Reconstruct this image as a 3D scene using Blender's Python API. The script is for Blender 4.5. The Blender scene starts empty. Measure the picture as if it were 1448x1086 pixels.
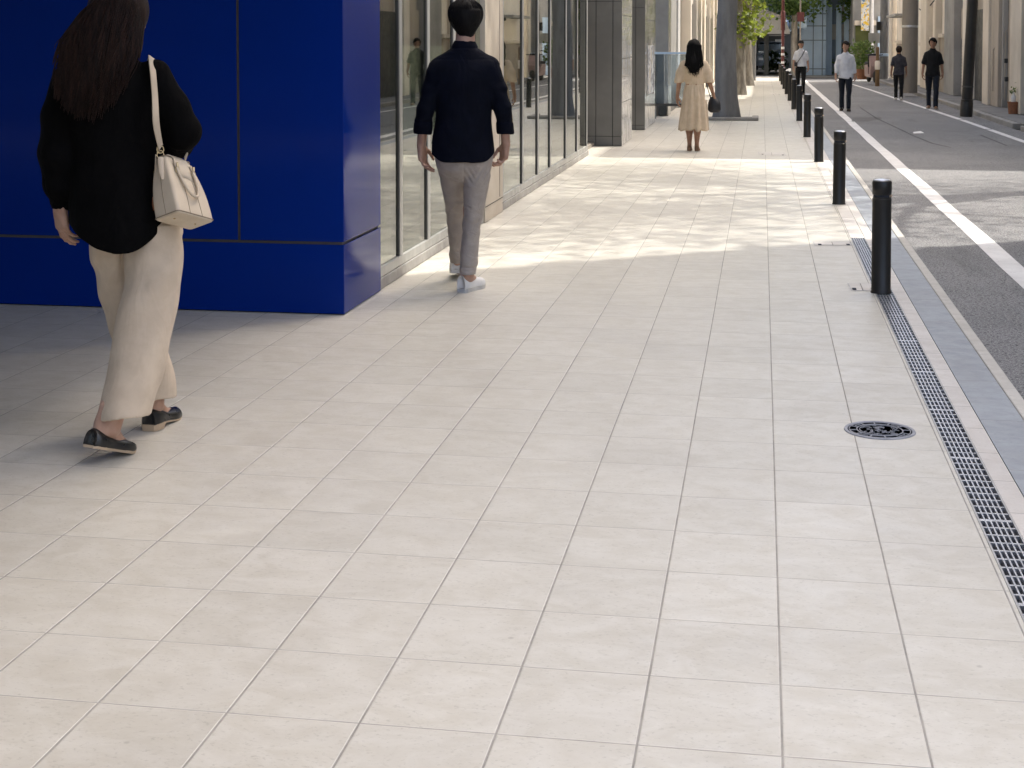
import bpy, bmesh, math, random
import numpy as np
from mathutils import Vector, Matrix

random.seed(7)
rng = np.random.default_rng(11)
SC = bpy.context.scene
COL = SC.collection
R = math.radians

# ------------------------------------------------------------------ camera
CAM_H, F_PX, YAW, PITCH = 1.47, 2100.0, R(9.55), R(2.5)
CY = 60 + F_PX * math.tan(PITCH)


def ray(px, py):
    x = (px - 724) / F_PX
    y = -(py - CY) / F_PX
    f = math.cos(PITCH) + y * math.sin(PITCH)
    u = -math.sin(PITCH) + y * math.cos(PITCH)
    return Vector((x * math.cos(YAW) - f * math.sin(YAW), x * math.sin(YAW) + f * math.cos(YAW), u))


def at(px, py, z=0.0):
    """ground point (height z) seen at a photograph pixel"""
    r = ray(px, py)
    t = (z - CAM_H) / r.z
    return Vector((r.x * t, r.y * t, z))


def on_x(px, X, py=300):
    """Y where the sight line of column px meets the plane x = X"""
    r = ray(px, py)
    return r.y * X / r.x


def on_y(px, py, Y):
    r = ray(px, py)
    t = Y / r.y
    return Vector((r.x * t, Y, CAM_H + r.z * t))


cam = bpy.data.cameras.new('camera')
cam.lens = 36.0 * F_PX / 1448
cam.sensor_width = 36.0
cam.shift_y = -(543 - CY) / 1448
cam.clip_end = 2000
cam_o = bpy.data.objects.new('camera', cam)
COL.objects.link(cam_o)
cam_o.location = (0, 0, CAM_H)
cam_o.rotation_euler = (R(90) - PITCH, 0, YAW)
SC.camera = cam_o


# ------------------------------------------------------------------ materials
def lin(*rgb):
    return tuple(((c / 255 + .055) / 1.055) ** 2.4 if c > 10 else c / 255 / 12.92 for c in rgb)


class NT:
    def __init__(s, name):
        s.m = bpy.data.materials.new(name)
        s.m.use_nodes = True
        s.t = s.m.node_tree
        s.b = s.t.nodes['Principled BSDF']
        s._oc = None

    def n(s, kind, **kw):
        nd = s.t.nodes.new(kind)
        for k, v in kw.items():
            setattr(nd, k, v)
        return nd

    def l(s, a, b):
        s.t.links.new(a, b)

    def put(s, sock, v):
        if hasattr(v, 'is_output'):
            s.l(v, sock)
        else:
            sock.default_value = v

    def oc(s):
        if s._oc is None:
            s._oc = s.n('ShaderNodeTexCoord').outputs['Object']
        return s._oc

    def math(s, op, a, b=0.0, c=0.0):
        nd = s.n('ShaderNodeMath', operation=op)
        s.put(nd.inputs[0], a)
        s.put(nd.inputs[1], b)
        s.put(nd.inputs[2], c)
        return nd.outputs[0]

    def mapped(s, scale):
        mp = s.n('ShaderNodeMapping')
        s.l(s.oc(), mp.inputs['Vector'])
        mp.inputs['Scale'].default_value = scale
        return mp.outputs[0]

    def noise(s, scale, detail=4, rough=.55, stretch=(1, 1, 1), dist=0.0):
        nd = s.n('ShaderNodeTexNoise')
        s.l(s.mapped(stretch), nd.inputs['Vector'])
        nd.inputs['Scale'].default_value = scale
        nd.inputs['Detail'].default_value = detail
        nd.inputs['Roughness'].default_value = rough
        nd.inputs['Distortion'].default_value = dist
        return nd.outputs['Fac']

    def ramp(s, v, lo, hi, a=0.0, b=1.0):
        nd = s.n('ShaderNodeMapRange')
        nd.interpolation_type = 'SMOOTHSTEP'
        s.put(nd.inputs[0], v)
        nd.inputs[1].default_value = lo
        nd.inputs[2].default_value = hi
        nd.inputs[3].default_value = a
        nd.inputs[4].default_value = b
        return nd.outputs[0]

    def mix(s, fac, a, b, mode='MIX'):
        nd = s.n('ShaderNodeMix', data_type='RGBA', blend_type=mode)
        s.put(nd.inputs[0], fac)
        for sock, v in ((nd.inputs[6], a), (nd.inputs[7], b)):
            s.put(sock, v if hasattr(v, 'is_output') else (*v, 1))
        return nd.outputs[2]

    def bump(s, h, strength=.3, dist=.01, prev=None):
        nd = s.n('ShaderNodeBump')
        nd.inputs['Strength'].default_value = strength
        nd.inputs['Distance'].default_value = dist
        s.l(h, nd.inputs['Height'])
        if prev is not None:
            s.l(prev, nd.inputs['Normal'])
        return nd.outputs[0]

    def done(s, color=None, rough=.6, normal=None, **kw):
        if color is not None:
            s.put(s.b.inputs['Base Color'], color if hasattr(color, 'is_output') else (*color, 1))
        s.put(s.b.inputs['Roughness'], rough)
        if normal is not None:
            s.l(normal, s.b.inputs['Normal'])
        for k, v in kw.items():
            s.put(s.b.inputs[k], v)
        return s.m


def surf(name, c1, c2, scale=6, rough=.6, bump=.15, bscale=60, bdist=.004, stretch=(1, 1, 1), spec=.4, metal=0.0, coat=0.0, detail=5, var=(.35, .65)):
    t = NT(name)
    col = t.mix(t.ramp(t.noise(scale, detail, .6, stretch), *var), c1, c2)
    nm = t.bump(t.noise(bscale, 4, .6, stretch), bump, bdist)
    rg = t.ramp(t.noise(scale * 2.3, 3), .3, .7, max(rough - .08, .02), min(rough + .08, 1))
    kw = {'Specular IOR Level': spec, 'Metallic': metal, 'Coat Weight': coat}
    return t.done(col, rg, nm, **kw)


def cloth(name, c1, c2, rough=.85, weave=900, wrinkle=.35, sheen=.1, stretch=(1, 1, .55), wscale=9, spec=.25):
    t = NT(name)
    col = t.mix(t.ramp(t.noise(14, 4), .3, .7), c1, c2)
    n1 = t.bump(t.noise(wscale, 3, .5, stretch, 1.2), wrinkle, .03)
    n2 = t.bump(t.noise(weave, 2), .25, .0012, n1)
    return t.done(col, rough, n2, **{'Sheen Weight': sheen, 'Specular IOR Level': spec})


TX0, TY0, TW, TD = .052, 3.05, .30, .346


def tile_mat(name, ca, cb, cg, x0=TX0, tw=TW, y0=TY0, td=TD, gw=.0023, rough=.42, grime=.12):
    t = NT(name)
    sp = t.n('ShaderNodeSeparateXYZ')
    t.l(t.oc(), sp.inputs[0])
    u = t.math('DIVIDE', t.math('SUBTRACT', sp.outputs[0], x0), tw)
    v = t.math('DIVIDE', t.math('SUBTRACT', sp.outputs[1], y0), td)

    def dist(w, size):
        f = t.math('FRACT', w)
        return t.math('MULTIPLY', t.math('MINIMUM', f, t.math('SUBTRACT', 1.0, f)), size)
    du, dv = dist(u, tw), dist(v, td)
    wob = t.math('MULTIPLY', t.math('SUBTRACT', t.noise(40, 2), .5), .0012)
    gu = t.ramp(t.math('ADD', du, wob), gw * .75, gw * 1.35, 1, 0)
    gv = t.ramp(t.math('ADD', dv, wob), gw * .55, gw * 1.15, 1, 0)
    g = t.math('MAXIMUM', gu, t.math('MULTIPLY', gv, .88))
    ids = t.n('ShaderNodeCombineXYZ')
    t.l(t.math('FLOOR', u), ids.inputs[0])
    t.l(t.math('FLOOR', v), ids.inputs[1])
    wn = t.n('ShaderNodeTexWhiteNoise', noise_dimensions='2D')
    t.l(ids.outputs[0], wn.inputs['Vector'])
    # every tile has its own cut of the stone pattern
    off = t.n('ShaderNodeVectorMath', operation='SCALE')
    t.l(wn.outputs['Color'], off.inputs[0])
    off.inputs['Scale'].default_value = 37.0
    pos = t.n('ShaderNodeVectorMath', operation='ADD')
    t.l(t.oc(), pos.inputs[0])
    t.l(off.outputs[0], pos.inputs[1])

    def tn(scale, st, detail=5, rgh=.6, d=0.0):
        mp = t.n('ShaderNodeMapping')
        t.l(pos.outputs[0], mp.inputs[0])
        mp.inputs['Scale'].default_value = st
        mp.inputs['Rotation'].default_value = (0, 0, R(24))
        nd = t.n('ShaderNodeTexNoise')
        t.l(mp.outputs[0], nd.inputs['Vector'])
        nd.inputs['Scale'].default_value = scale
        nd.inputs['Detail'].default_value = detail
        nd.inputs['Roughness'].default_value = rgh
        nd.inputs['Distortion'].default_value = d
        return nd.outputs['Fac']
    col = t.mix(t.ramp(tn(6, (1, 1.6, 1), 6, .65, .8), .30, .72), ca, cb)
    vein = t.ramp(tn(13, (1, 2.4, 1), 6, .7, 2.2), .57, .72, 0, .34)
    col = t.mix(vein, col, tuple(c * .74 for c in cb))
    pits = t.ramp(tn(70, (1, 1.6, 1), 4, .7), .56, .68, 0, .46)
    col = t.mix(pits, col, tuple(c * .62 for c in cb))
    pale = t.ramp(tn(18, (1, 1.2, 1), 4, .6, 1.0), .60, .78, 0, .35)
    col = t.mix(pale, col, tuple(min(1, c * 1.16) for c in ca))
    tint = t.ramp(wn.outputs['Value'], 0, 1, .965, 1.025)
    hv = t.n('ShaderNodeHueSaturation')
    t.l(col, hv.inputs['Color'])
    t.l(tint, hv.inputs['Value'])
    col = hv.outputs[0]
    gm = t.ramp(t.noise(1.3, 6, .62), .48, .72, 0, grime)
    col = t.mix(gm, col, (.20, .18, .16))
    sp_ = t.n('ShaderNodeTexVoronoi')
    t.l(t.oc(), sp_.inputs['Vector'])
    sp_.inputs['Scale'].default_value = 2.6
    sp_.inputs['Randomness'].default_value = 1.0
    spot = t.ramp(sp_.outputs['Distance'], .010, .026, .35, 0)
    col = t.mix(spot, col, (.17, .155, .14))
    edge = t.math('MINIMUM', du, dv)
    edge_highlight = t.ramp(edge, gw * 1.2, gw * 2.6, 1, 0)
    col = t.mix(t.math('MULTIPLY', edge_highlight, .30), col, (.70, .68, .64))  # edge highlight put into the colour, a paler rim beside the joints
    gc = t.mix(t.ramp(t.noise(9, 4), .3, .7), cg, tuple(c * .72 for c in cg))
    col = t.mix(g, col, gc)
    h = t.ramp(edge, gw * .6, gw * 2.2)
    n1 = t.bump(h, .55, .0025)
    n2 = t.bump(tn(70, (1, 1.5, 1), 4), .07, .004, n1)
    rg = t.mix(g, (rough, rough, rough), (.9, .9, .9))
    rr = t.math('ADD', rg, t.ramp(tn(10, (1, 1, 1)), .3, .7, -.06, .08))
    return t.done(col, rr, n2, **{'Specular IOR Level': .45})


M = {}
M['tile'] = tile_mat('pale_beige_tile', (.540, .522, .468), (.470, .446, .385), (.34, .325, .295))
M['edge_tile'] = tile_mat('edge_strip_tile', (.55, .525, .49), (.49, .46, .42), (.22, .21, .19), x0=.0, tw=30, rough=.5)
M['granite'] = tile_mat('blue_grey_granite', (.30, .325, .35), (.235, .255, .28), (.11, .115, .125), x0=.0, tw=30, y0=3.2, td=.69, rough=.55, grime=.25)
M['kerb'] = tile_mat('pale_kerb_stone', (.50, .48, .44), (.42, .40, .36), (.24, .23, .21), x0=.0, tw=30, y0=3.05, td=.692, rough=.7, grime=.3)
M['far_kerb'] = tile_mat('far_kerb_stone', (.33, .32, .30), (.27, .26, .24), (.08, .08, .08), x0=0, tw=30, y0=3, td=.8, rough=.8, grime=.5)


def asphalt():
    t = NT('worn_asphalt')
    sp = t.noise(120, 3, .75)
    sp2 = t.noise(62, 3, .65)
    base = t.mix(t.ramp(t.noise(.55, 5, .6), .35, .68), (.146, .149, .154), (.200, .202, .204))
    col = t.mix(t.ramp(sp, .50, .60, 0, .9), base, (.40, .39, .375))
    col = t.mix(t.ramp(sp2, .52, .62, 0, .8), col, (.035, .035, .037))
    col = t.mix(t.ramp(t.noise(2.2, 6, .65, (1, .18, 1)), .55, .75, 0, .35), col, (.055, .055, .057))
    n = t.bump(sp, .6, .006)
    return t.done(col, .85, t.bump(sp2, .4, .006, n), **{'Specular IOR Level': .3})


M['asphalt'] = asphalt()


def road_paint():
    t = NT('worn_white_road_paint')
    w = t.noise(30, 6, .7)
    col = t.mix(t.ramp(t.noise(4, 4), .35, .7), (.72, .71, .69), (.60, .59, .57))
    col = t.mix(t.ramp(w, .60, .72, 0, .8), col, (.16, .16, .16))
    return t.done(col, .7, t.bump(t.noise(200, 3), .5, .004))


M['paint'] = road_paint()
M['patch'] = surf('asphalt_patch', (.15, .148, .145), (.115, .114, .112), 3, .9, .5, 190, .005)
M['dark_patch'] = surf('dark_asphalt_seam', (.045, .045, .047), (.06, .06, .06), 5, .9, .5, 190, .005)
M['concrete'] = surf('grey_concrete', (.30, .29, .27), (.22, .21, .20), 2.5, .85, .3, 40, .004)
M['far_paving'] = surf('far_pavement', (.21, .205, .195), (.15, .148, .142), 1.6, .85, .4, 60, .004)


def blue_panel(name='blue_gloss_panel'):
    t = NT(name)
    col = t.mix(t.ramp(t.noise(.9, 3), .3, .7), (.0005, .0195, .190), (.0006, .0215, .208))
    wav = t.bump(t.noise(1.5, 2, .4), .05, .02)
    return t.done(col, .10, wav, **{'Specular IOR Level': .09})


M['blue'] = blue_panel()
M['joint'] = surf('taupe_panel_joint', (.10, .085, .07), (.08, .07, .06), 8, .6)
M['alu'] = surf('pale_anodised_aluminium', (.40, .40, .38), (.34, .34, .325), 5, .38, .05, 120, .002, (1, 1, .05), .5, .25)
M['alu_dark'] = surf('dark_window_gasket', (.05, .05, .05), (.07, .07, .065), 5, .5)
M['sill'] = surf('grey_sill_stone', (.36, .35, .33), (.28, .27, .255), 7, .55, .15, 80)
M['beige_stone'] = surf('beige_stone_panel', (.52, .46, .385), (.45, .395, .325), 1.6, .45, .06, 50)
M['grey_stone'] = surf('dark_grey_stone_cladding', (.20, .196, .182), (.165, .161, .15), 1.8, .42, .05, 60)
M['pale_stone'] = surf('polished_pale_stone', (.40, .385, .36), (.33, .32, .30), 2, .18, .03, 60, coat=.3)
M['seam'] = surf('dark_seam', (.045, .043, .04), (.06, .058, .055), 6, .7)
M['cream'] = surf('cream_render', (.72, .65, .545), (.62, .555, .46), 1.2, .85, .2, 70)
M['cream2'] = surf('warm_cream_render', (.84, .78, .69), (.76, .70, .61), 1.0, .85, .2, 70)
M['taupe'] = surf('weathered_taupe_render', (.46, .41, .345), (.37, .325, .27), 1.3, .85, .25, 60, stretch=(1, 1, .4))
M['grey_wall'] = surf('grey_render_wall', (.38, .375, .36), (.30, .295, .28), 1.1, .85, .25, 60)
M['shutter'] = surf('tan_roller_shutter', (.36, .31, .25), (.31, .265, .215), 2, .6)
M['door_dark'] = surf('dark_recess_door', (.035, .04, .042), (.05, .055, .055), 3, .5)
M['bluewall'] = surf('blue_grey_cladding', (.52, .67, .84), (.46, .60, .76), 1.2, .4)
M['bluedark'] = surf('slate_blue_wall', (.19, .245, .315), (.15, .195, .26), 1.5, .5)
M['interior'] = surf('shop_interior_wall', (.34, .325, .25), (.28, .265, .20), .8, .8)
M['floor_in'] = surf('shop_floor', (.34, .31, .27), (.30, .27, .23), 2, .4)
M['black_metal'] = surf('black_painted_metal', (.012, .012, .0125), (.018, .017, .016), 9, .36, .05, 150, .002, spec=.5)
M['bollard'] = surf('black_powder_coat', (.010, .0095, .009), (.016, .015, .0135), 7, .40, .06, 260, .0015, (1, 1, .35), .5)
M['steel'] = surf('galvanised_steel', (.60, .61, .64), (.48, .49, .52), 25, .35, .1, 120, .002, metal=.8)
M['grate_frame'] = surf('drain_frame_steel', (.42, .42, .42), (.35, .35, .35), 9, .45, .1, 120, .002, metal=.6)
M['void'] = surf('drain_channel_dark', (.012, .014, .026), (.02, .022, .035), 5, .8)
M['iron'] = surf('cast_iron_dark', (.030, .034, .045), (.052, .058, .072), 20, .85, .3, 90, .003, spec=.1)
M['iron_light'] = surf('worn_iron_relief', (.33, .34, .37), (.25, .26, .285), 14, .6, .25, 90, .003, spec=.3)
M['pole_concrete'] = surf('utility_pole_concrete', (.285, .255, .22), (.22, .20, .172), 3, .85, .25, 60, stretch=(1, 1, .2))
M['red'] = surf('faded_red_paint', (.13, .035, .035), (.09, .028, .03), 4, .5)
M['white'] = surf('white_enamel', (.74, .74, .73), (.66, .66, .65), 6, .5)
M['yellow'] = surf('yellow_sign_face', (.72, .50, .05), (.64, .43, .04), 6, .5)
M['blue_cloth'] = cloth('blue_banner', (.03, .07, .19), (.05, .10, .24))
M['bark'] = surf('street_tree_bark', (.40, .365, .31), (.21, .19, .16), 9, .9, .9, 26, .03, (1, 1, .25))
M['bark_dark'] = surf('dark_grey_bark', (.215, .218, .22), (.15, .15, .15), 5, .9, .5, 26, .03, (1, 1, .25))


def leaf_mat(name, a, b, trans=.35):
    t = NT(name)
    oi = t.n('ShaderNodeObjectInfo')
    geo = t.n('ShaderNodeNewGeometry')
    col = t.mix(geo.outputs['Random Per Island'], a, b)
    m = t.done(col, .5, None, **{'Specular IOR Level': .4})
    tr = t.n('ShaderNodeBsdfTranslucent')
    t.l(t.mix(.5, col, tuple(min(1, c * 2.2) for c in b)), tr.inputs['Color'])
    ms = t.n('ShaderNodeMixShader')
    ms.inputs[0].default_value = trans
    t.l(t.b.outputs[0], ms.inputs[1])
    t.l(tr.outputs[0], ms.inputs[2])
    t.l(ms.outputs[0], t.t.nodes['Material Output'].inputs['Surface'])
    return m


M['leaf'] = leaf_mat('fresh_green_leaf', (.07, .115, .016), (.165, .20, .028), .45)
M['leaf_dark'] = leaf_mat('deep_green_leaf', (.05, .095, .022), (.11, .165, .04), .4)


def glass(name='shop_glass', fac=.10, tint=(.74, .80, .66)):
    t = NT(name)
    t.t.nodes.remove(t.b)
    tr = t.n('ShaderNodeBsdfTransparent')
    tr.inputs[0].default_value = (*tint, 1)
    gl = t.n('ShaderNodeBsdfGlossy')
    gl.inputs['Color'].default_value = (.95, .96, .93, 1)
    gl.inputs['Roughness'].default_value = .012
    t.l(t.bump(t.noise(.9, 2, .4), .03, .02), gl.inputs['Normal'])
    lw = t.n('ShaderNodeFresnel')
    lw.inputs[0].default_value = 1.5
    f = t.math('MINIMUM', t.math('ADD', t.math('MULTIPLY', lw.outputs[0], 1.15), fac), .95)
    ms = t.n('ShaderNodeMixShader')
    t.l(f, ms.inputs[0])
    t.l(tr.outputs[0], ms.inputs[1])
    t.l(gl.outputs[0], ms.inputs[2])
    t.l(ms.outputs[0], t.t.nodes['Material Output'].inputs['Surface'])
    return t.m


M['glass'] = glass()
M['bluish_glass'] = glass('bluish_screen_glass', .12, (.70, .78, .84))


def skin_mat(name, a, b):
    t = NT(name)
    col = t.mix(t.ramp(t.noise(22, 4), .3, .7), a, b)
    n = t.bump(t.noise(260, 3), .12, .002)
    return t.done(col, .5, n, **{'Subsurface Weight': .12, 'Subsurface Radius': (.012, .005, .003), 'Specular IOR Level': .4})


M['skin'] = skin_mat('light_skin', (.46, .29, .215), (.40, .235, .165))
M['skin_tan'] = skin_mat('tan_skin', (.34, .195, .13), (.285, .155, .10))


def hair_mat(name, a, b, rough=.42):
    t = NT(name)
    col = t.mix(t.ramp(t.noise(30, 4, .6, (3, 3, .25)), .35, .7), a, b)
    n = t.bump(t.noise(75, 3, .6, (3, 3, .12)), .5, .006)
    return t.done(col, rough, n, **{'Specular IOR Level': .18})


M['hair_brown'] = hair_mat('dark_brown_hair', (.0075, .0036, .003), (.027, .0125, .0085))
M['hair_black'] = hair_mat('black_hair', (.0028, .0025, .0026), (.0055, .005, .005), .7)
M['black_cloth'] = cloth('black_blouse_cloth', (.0014, .0014, .0016), (.0022, .0022, .0025), .85, 700, .5, .0, spec=.07)
M['navy_cloth'] = cloth('navy_shirt_cloth', (.0016, .0027, .0072), (.0026, .0040, .0105), .85, 900, .5, .0, spec=.12)
M['beige_trouser'] = cloth('beige_trouser_cloth', (.575, .475, .365), (.505, .41, .31), .8, 900, .3, .1, (1.3, 1.3, .3), 7)
M['grey_trouser'] = cloth('warm_grey_chino_cloth', (.39, .345, .305), (.335, .295, .26), .85, 1100, .5, .08, (.8, .8, 1.1), 11)
M['dress_cloth'] = cloth('beige_dress_cloth', (.62, .50, .37), (.55, .435, .315), .85, 900, .35, .1, (2, 2, .2), 7)
M['white_cloth'] = cloth('white_shirt_cloth', (.72, .745, .80), (.64, .665, .73), .85, 900, .45, .1)
M['dark_cloth'] = cloth('near_black_cloth', (.006, .0065, .008), (.010, .011, .013), .85)
M['denim'] = cloth('dark_indigo_denim', (.010, .014, .024), (.016, .021, .033), .85)
M['grey_cloth'] = cloth('charcoal_tee_cloth', (.034, .035, .045), (.05, .05, .062), .85)
M['shoe_black'] = surf('black_shoe_leather', (.008, .008, .008), (.012, .012, .012), 12, .32, .06, 200, .001, spec=.5)
M['shoe_white'] = surf('white_sneaker_leather', (.72, .715, .70), (.66, .655, .64), 12, .5, .1, 200, .001)
M['sole'] = surf('tan_shoe_sole', (.47, .36, .25), (.40, .30, .205), 12, .6)
M['sole_white'] = surf('off_white_rubber_sole', (.60, .59, .56), (.52, .51, .49), 12, .7)
M['shoe_tan'] = surf('tan_shoe_leather', (.24, .14, .085), (.20, .115, .07), 12, .5)
M['bag'] = surf('cream_grained_leather', (.56, .475, .365), (.51, .43, .325), 7, .5, .35, 330, .0015)
M['bag_edge'] = surf('cream_leather_trim', (.50, .42, .32), (.45, .375, .285), 9, .5, .1, 300, .001)
M['bag_line'] = surf('bag_seam_thread', (.24, .19, .135), (.21, .165, .12), 9, .7)
M['brass'] = surf('pale_gold_buckle', (.62, .51, .33), (.52, .43, .27), 12, .3, .05, 100, .001, metal=.9)
M['black_leather'] = surf('black_bag_leather', (.012, .013, .016), (.018, .019, .023), 9, .45, .15, 200, .001)
M['car_paint'] = surf('shaded_blue_car_paint', (.24, .28, .33), (.22, .26, .31), 3, .25, .0, coat=.6)  # paint darkened to carry the shade under the street-end canopy
M['tyre'] = surf('black_rubber', (.015, .015, .015), (.022, .022, .022), 9, .8)
M['reflection_drape'] = cloth('olive_reflection_cloth', (.27, .29, .085), (.21, .235, .065), .9, 500, .5, .1, (2, 2, .1))  # cloth colour stands in for green foliage reflected in the glass
M['wood'] = surf('brown_display_wood', (.20, .125, .06), (.14, .085, .04), 4, .6, .2, 40, .004, (1, 1, .2))
M['terracotta'] = surf('terracotta', (.28, .12, .065), (.23, .10, .055), 6, .8)


# ------------------------------------------------------------------ mesh helpers
def mesh_obj(name, verts, faces, mat, parent=None, smooth=False):
    me = bpy.data.meshes.new(name)
    me.from_pydata([tuple(v) for v in verts], [], [tuple(f) for f in faces])
    me.materials.append(mat)
    if smooth:
        me.shade_smooth()
    me.update()
    o = bpy.data.objects.new(name, me)
    COL.objects.link(o)
    if parent is not None:
        o.parent = parent
    return o


class MB:
    """collects shapes that become ONE mesh object"""

    def __init__(s):
        s.v, s.f = [], []

    def add(s, v, f):
        k = len(s.v)
        s.v += [tuple(p) for p in v]
        s.f += [tuple(i + k for i in q) for q in f]
        return s

    def box(s, x0, x1, y0, y1, z0, z1, bev=0.0):
        if bev <= 0:
            v = [(x, y, z) for x in (x0, x1) for y in (y0, y1) for z in (z0, z1)]
            f = [(0, 1, 3, 2), (4, 6, 7, 5), (0, 4, 5, 1), (2, 3, 7, 6), (0, 2, 6, 4), (1, 5, 7, 3)]
            return s.add(v, f)
        bm = bmesh.new()
        bmesh.ops.create_cube(bm, size=1)
        for p in bm.verts:
            p.co = Vector(((x0 + x1) / 2 + p.co.x * (x1 - x0), (y0 + y1) / 2 + p.co.y * (y1 - y0), (z0 + z1) / 2 + p.co.z * (z1 - z0)))
        bmesh.ops.bevel(bm, geom=bm.edges[:], offset=bev, segments=2, affect='EDGES', profile=.5)
        bm.verts.index_update()
        v = [p.co.copy() for p in bm.verts]
        f = [[p.index for p in q.verts] for q in bm.faces]
        bm.free()
        return s.add(v, f)

    def tube(s, pts, rad, n=8, cap=True, flat=1.0, up=None):
        pts = [Vector(p) for p in pts]
        if not hasattr(rad, '__len__'):
            rad = [rad] * len(pts)
        v, f = [], []
        prev = None
        for i, p in enumerate(pts):
            d = (pts[min(i + 1, len(pts) - 1)] - pts[max(i - 1, 0)]).normalized()
            a = Vector(up) if up is not None else (prev if prev is not None else (Vector((0, 0, 1)) if abs(d.z) < .9 else Vector((1, 0, 0))))
            a = (a - d * a.dot(d)).normalized()
            b = d.cross(a)
            prev = a
            for j in range(n):
                t = 2 * math.pi * j / n
                v.append(p + (a * math.cos(t) * flat + b * math.sin(t)) * rad[i])
        for i in range(len(pts) - 1):
            for j in range(n):
                f.append((i * n + j, i * n + (j + 1) % n, (i + 1) * n + (j + 1) % n, (i + 1) * n + j))
        if cap:
            f.append(tuple(range(n))[::-1])
            f.append(tuple((len(pts) - 1) * n + j for j in range(n)))
        return s.add(v, f)

    def lathe(s, prof, c=(0, 0, 0), n=32, cap=True):
        v, f = [], []
        for r, z in prof:
            for j in range(n):
                t = 2 * math.pi * j / n
                v.append((c[0] + r * math.cos(t), c[1] + r * math.sin(t), c[2] + z))
        for i in range(len(prof) - 1):
            for j in range(n):
                f.append((i * n + j, i * n + (j + 1) % n, (i + 1) * n + (j + 1) % n, (i + 1) * n + j))
        if cap and prof[0][0] > 1e-6:
            f.append(tuple(range(n))[::-1])
        if cap and prof[-1][0] > 1e-6:
            f.append(tuple((len(prof) - 1) * n + j for j in range(n)))
        return s.add(v, f)

    def prism(s, poly, axis, a0, a1):
        """extrude a 2-D polygon along axis 0/1/2 from a0 to a1"""
        def p3(p, a):
            q = list(p)
            q.insert(axis, a)
            return q
        n = len(poly)
        v = [p3(p, a0) for p in poly] + [p3(p, a1) for p in poly]
        f = [(i, (i + 1) % n, (i + 1) % n + n, i + n) for i in range(n)] + [tuple(range(n))[::-1], tuple(range(n, 2 * n))]
        return s.add(v, f)

    def build(s, name, mat, parent=None, smooth=False, fix=True):
        o = mesh_obj(name, s.v, s.f, mat, parent)
        if fix:
            bm = bmesh.new()
            bm.from_mesh(o.data)
            bmesh.ops.recalc_face_normals(bm, faces=bm.faces)
            bm.to_mesh(o.data)
            bm.free()
        if smooth:
            o.data.shade_smooth()
            try:
                o.data.set_sharp_from_angle(angle=R(38))
            except Exception:
                pass
        return o


def thing(name, label, cat, loc=(0, 0, 0), rotz=0.0, group=None):
    o = bpy.data.objects.new(name, None)
    COL.objects.link(o)
    o.empty_display_size = .2
    o.location = loc
    o.rotation_euler = (0, 0, rotz)
    return tag(o, label, cat, group)


def tag(o, label, cat, group=None):
    o['label'] = label
    o['category'] = cat
    if group:
        o['group'] = group
    return o


def struct(o):
    o['kind'] = 'structure'
    return o


def copy_thing(root, loc, rotz, label, group=None, scale=None):
    r = root.copy()
    COL.objects.link(r)
    r.location = loc
    r.rotation_euler = (0, 0, rotz)
    r['label'] = label
    if group:
        r['group'] = group
    if scale:
        r.scale = (scale,) * 3
    for ch in list(root.children):
        c = ch.copy()
        COL.objects.link(c)
        c.parent = r
        for g in list(ch.children):
            d = g.copy()
            COL.objects.link(d)
            d.parent = c
    return r


def wb(mb, name, mat, parent, smooth=False):
    """build a part whose shapes are given in world coordinates"""
    o = mb.build(name, mat, parent, smooth)
    o.location = -parent.location
    return o


# ------------------------------------------------------------------ ground
ZR = -.10          # road level, a kerb step below the pavement
KX0, KX1 = 1.015, 1.075
DX0, DX1 = .665, .775


def sheet(name, x0, x1, y0, y1, z, mat, thick=.0):
    m = MB()
    if thick:
        m.box(x0, x1, y0, y1, z - thick, z)
    else:
        m.add([(x0, y0, z), (x1, y0, z), (x1, y1, z), (x0, y1, z)], [(0, 1, 2, 3)])
    return struct(m.build(name, mat))


sheet('ground', -300, 400, -200, 700, ZR - .03, M['concrete'])
sheet('pavement', -9, DX0, -6, 66, 0, M['tile'], .09)
sheet('pavement_infill', DX0 + .003, DX1 - .003, 11.403, 66, 0, M['edge_tile'], .09)
sheet('pavement_infill', DX0 + .003, DX1 - .003, -6, 2.597, 0, M['edge_tile'], .09)
sheet('pavement_edge_strip', DX1, .845, -6, 66, 0, M['edge_tile'], .09)
sheet('granite_strip', .849, KX0, -6, 66, -.001, M['granite'], .09)
kerb = MB().box(KX0 + .003, KX1, -6, 66, ZR - .02, .002, .006)
struct(kerb.build('kerb', M['kerb']))
sheet('road', KX1, 4.5, -8, 120, ZR, M['asphalt'])
# painted lines
wl0, wl1 = at(1448, 406, ZR), at(1448, 376, ZR)
m = MB()
for i in range(60):
    y0, y1 = -6 + i * 1.2, -6 + (i + 1) * 1.2
    j0, j1 = [.006 * math.sin(i * 1.7 + k) for k in (0, 1)]
    m.add([(1.655 + j0, y0, ZR + .004), (1.812 + j1, y0, ZR + .004), (1.812 + .006 * math.sin((i + 1) * 1.7 + 1), y1, ZR + .004), (1.655 + .006 * math.sin((i + 1) * 1.7), y1, ZR + .004)], [(0, 1, 2, 3)])
struct(m.build('white_edge_line', M['paint']))
m = MB()
rs = random.Random(4)
fl = [(4.13, 19), (4.10, 24), (4.0, 31), (3.9, 35), (3.72, 42), (3.55, 50), (3.2, 62)]


def flx(y):
    for (xa, ya), (xb, yb) in zip(fl, fl[1:]):
        if y <= yb:
            return xa + (xb - xa) * (y - ya) / (yb - ya)
    return fl[-1][0]


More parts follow.
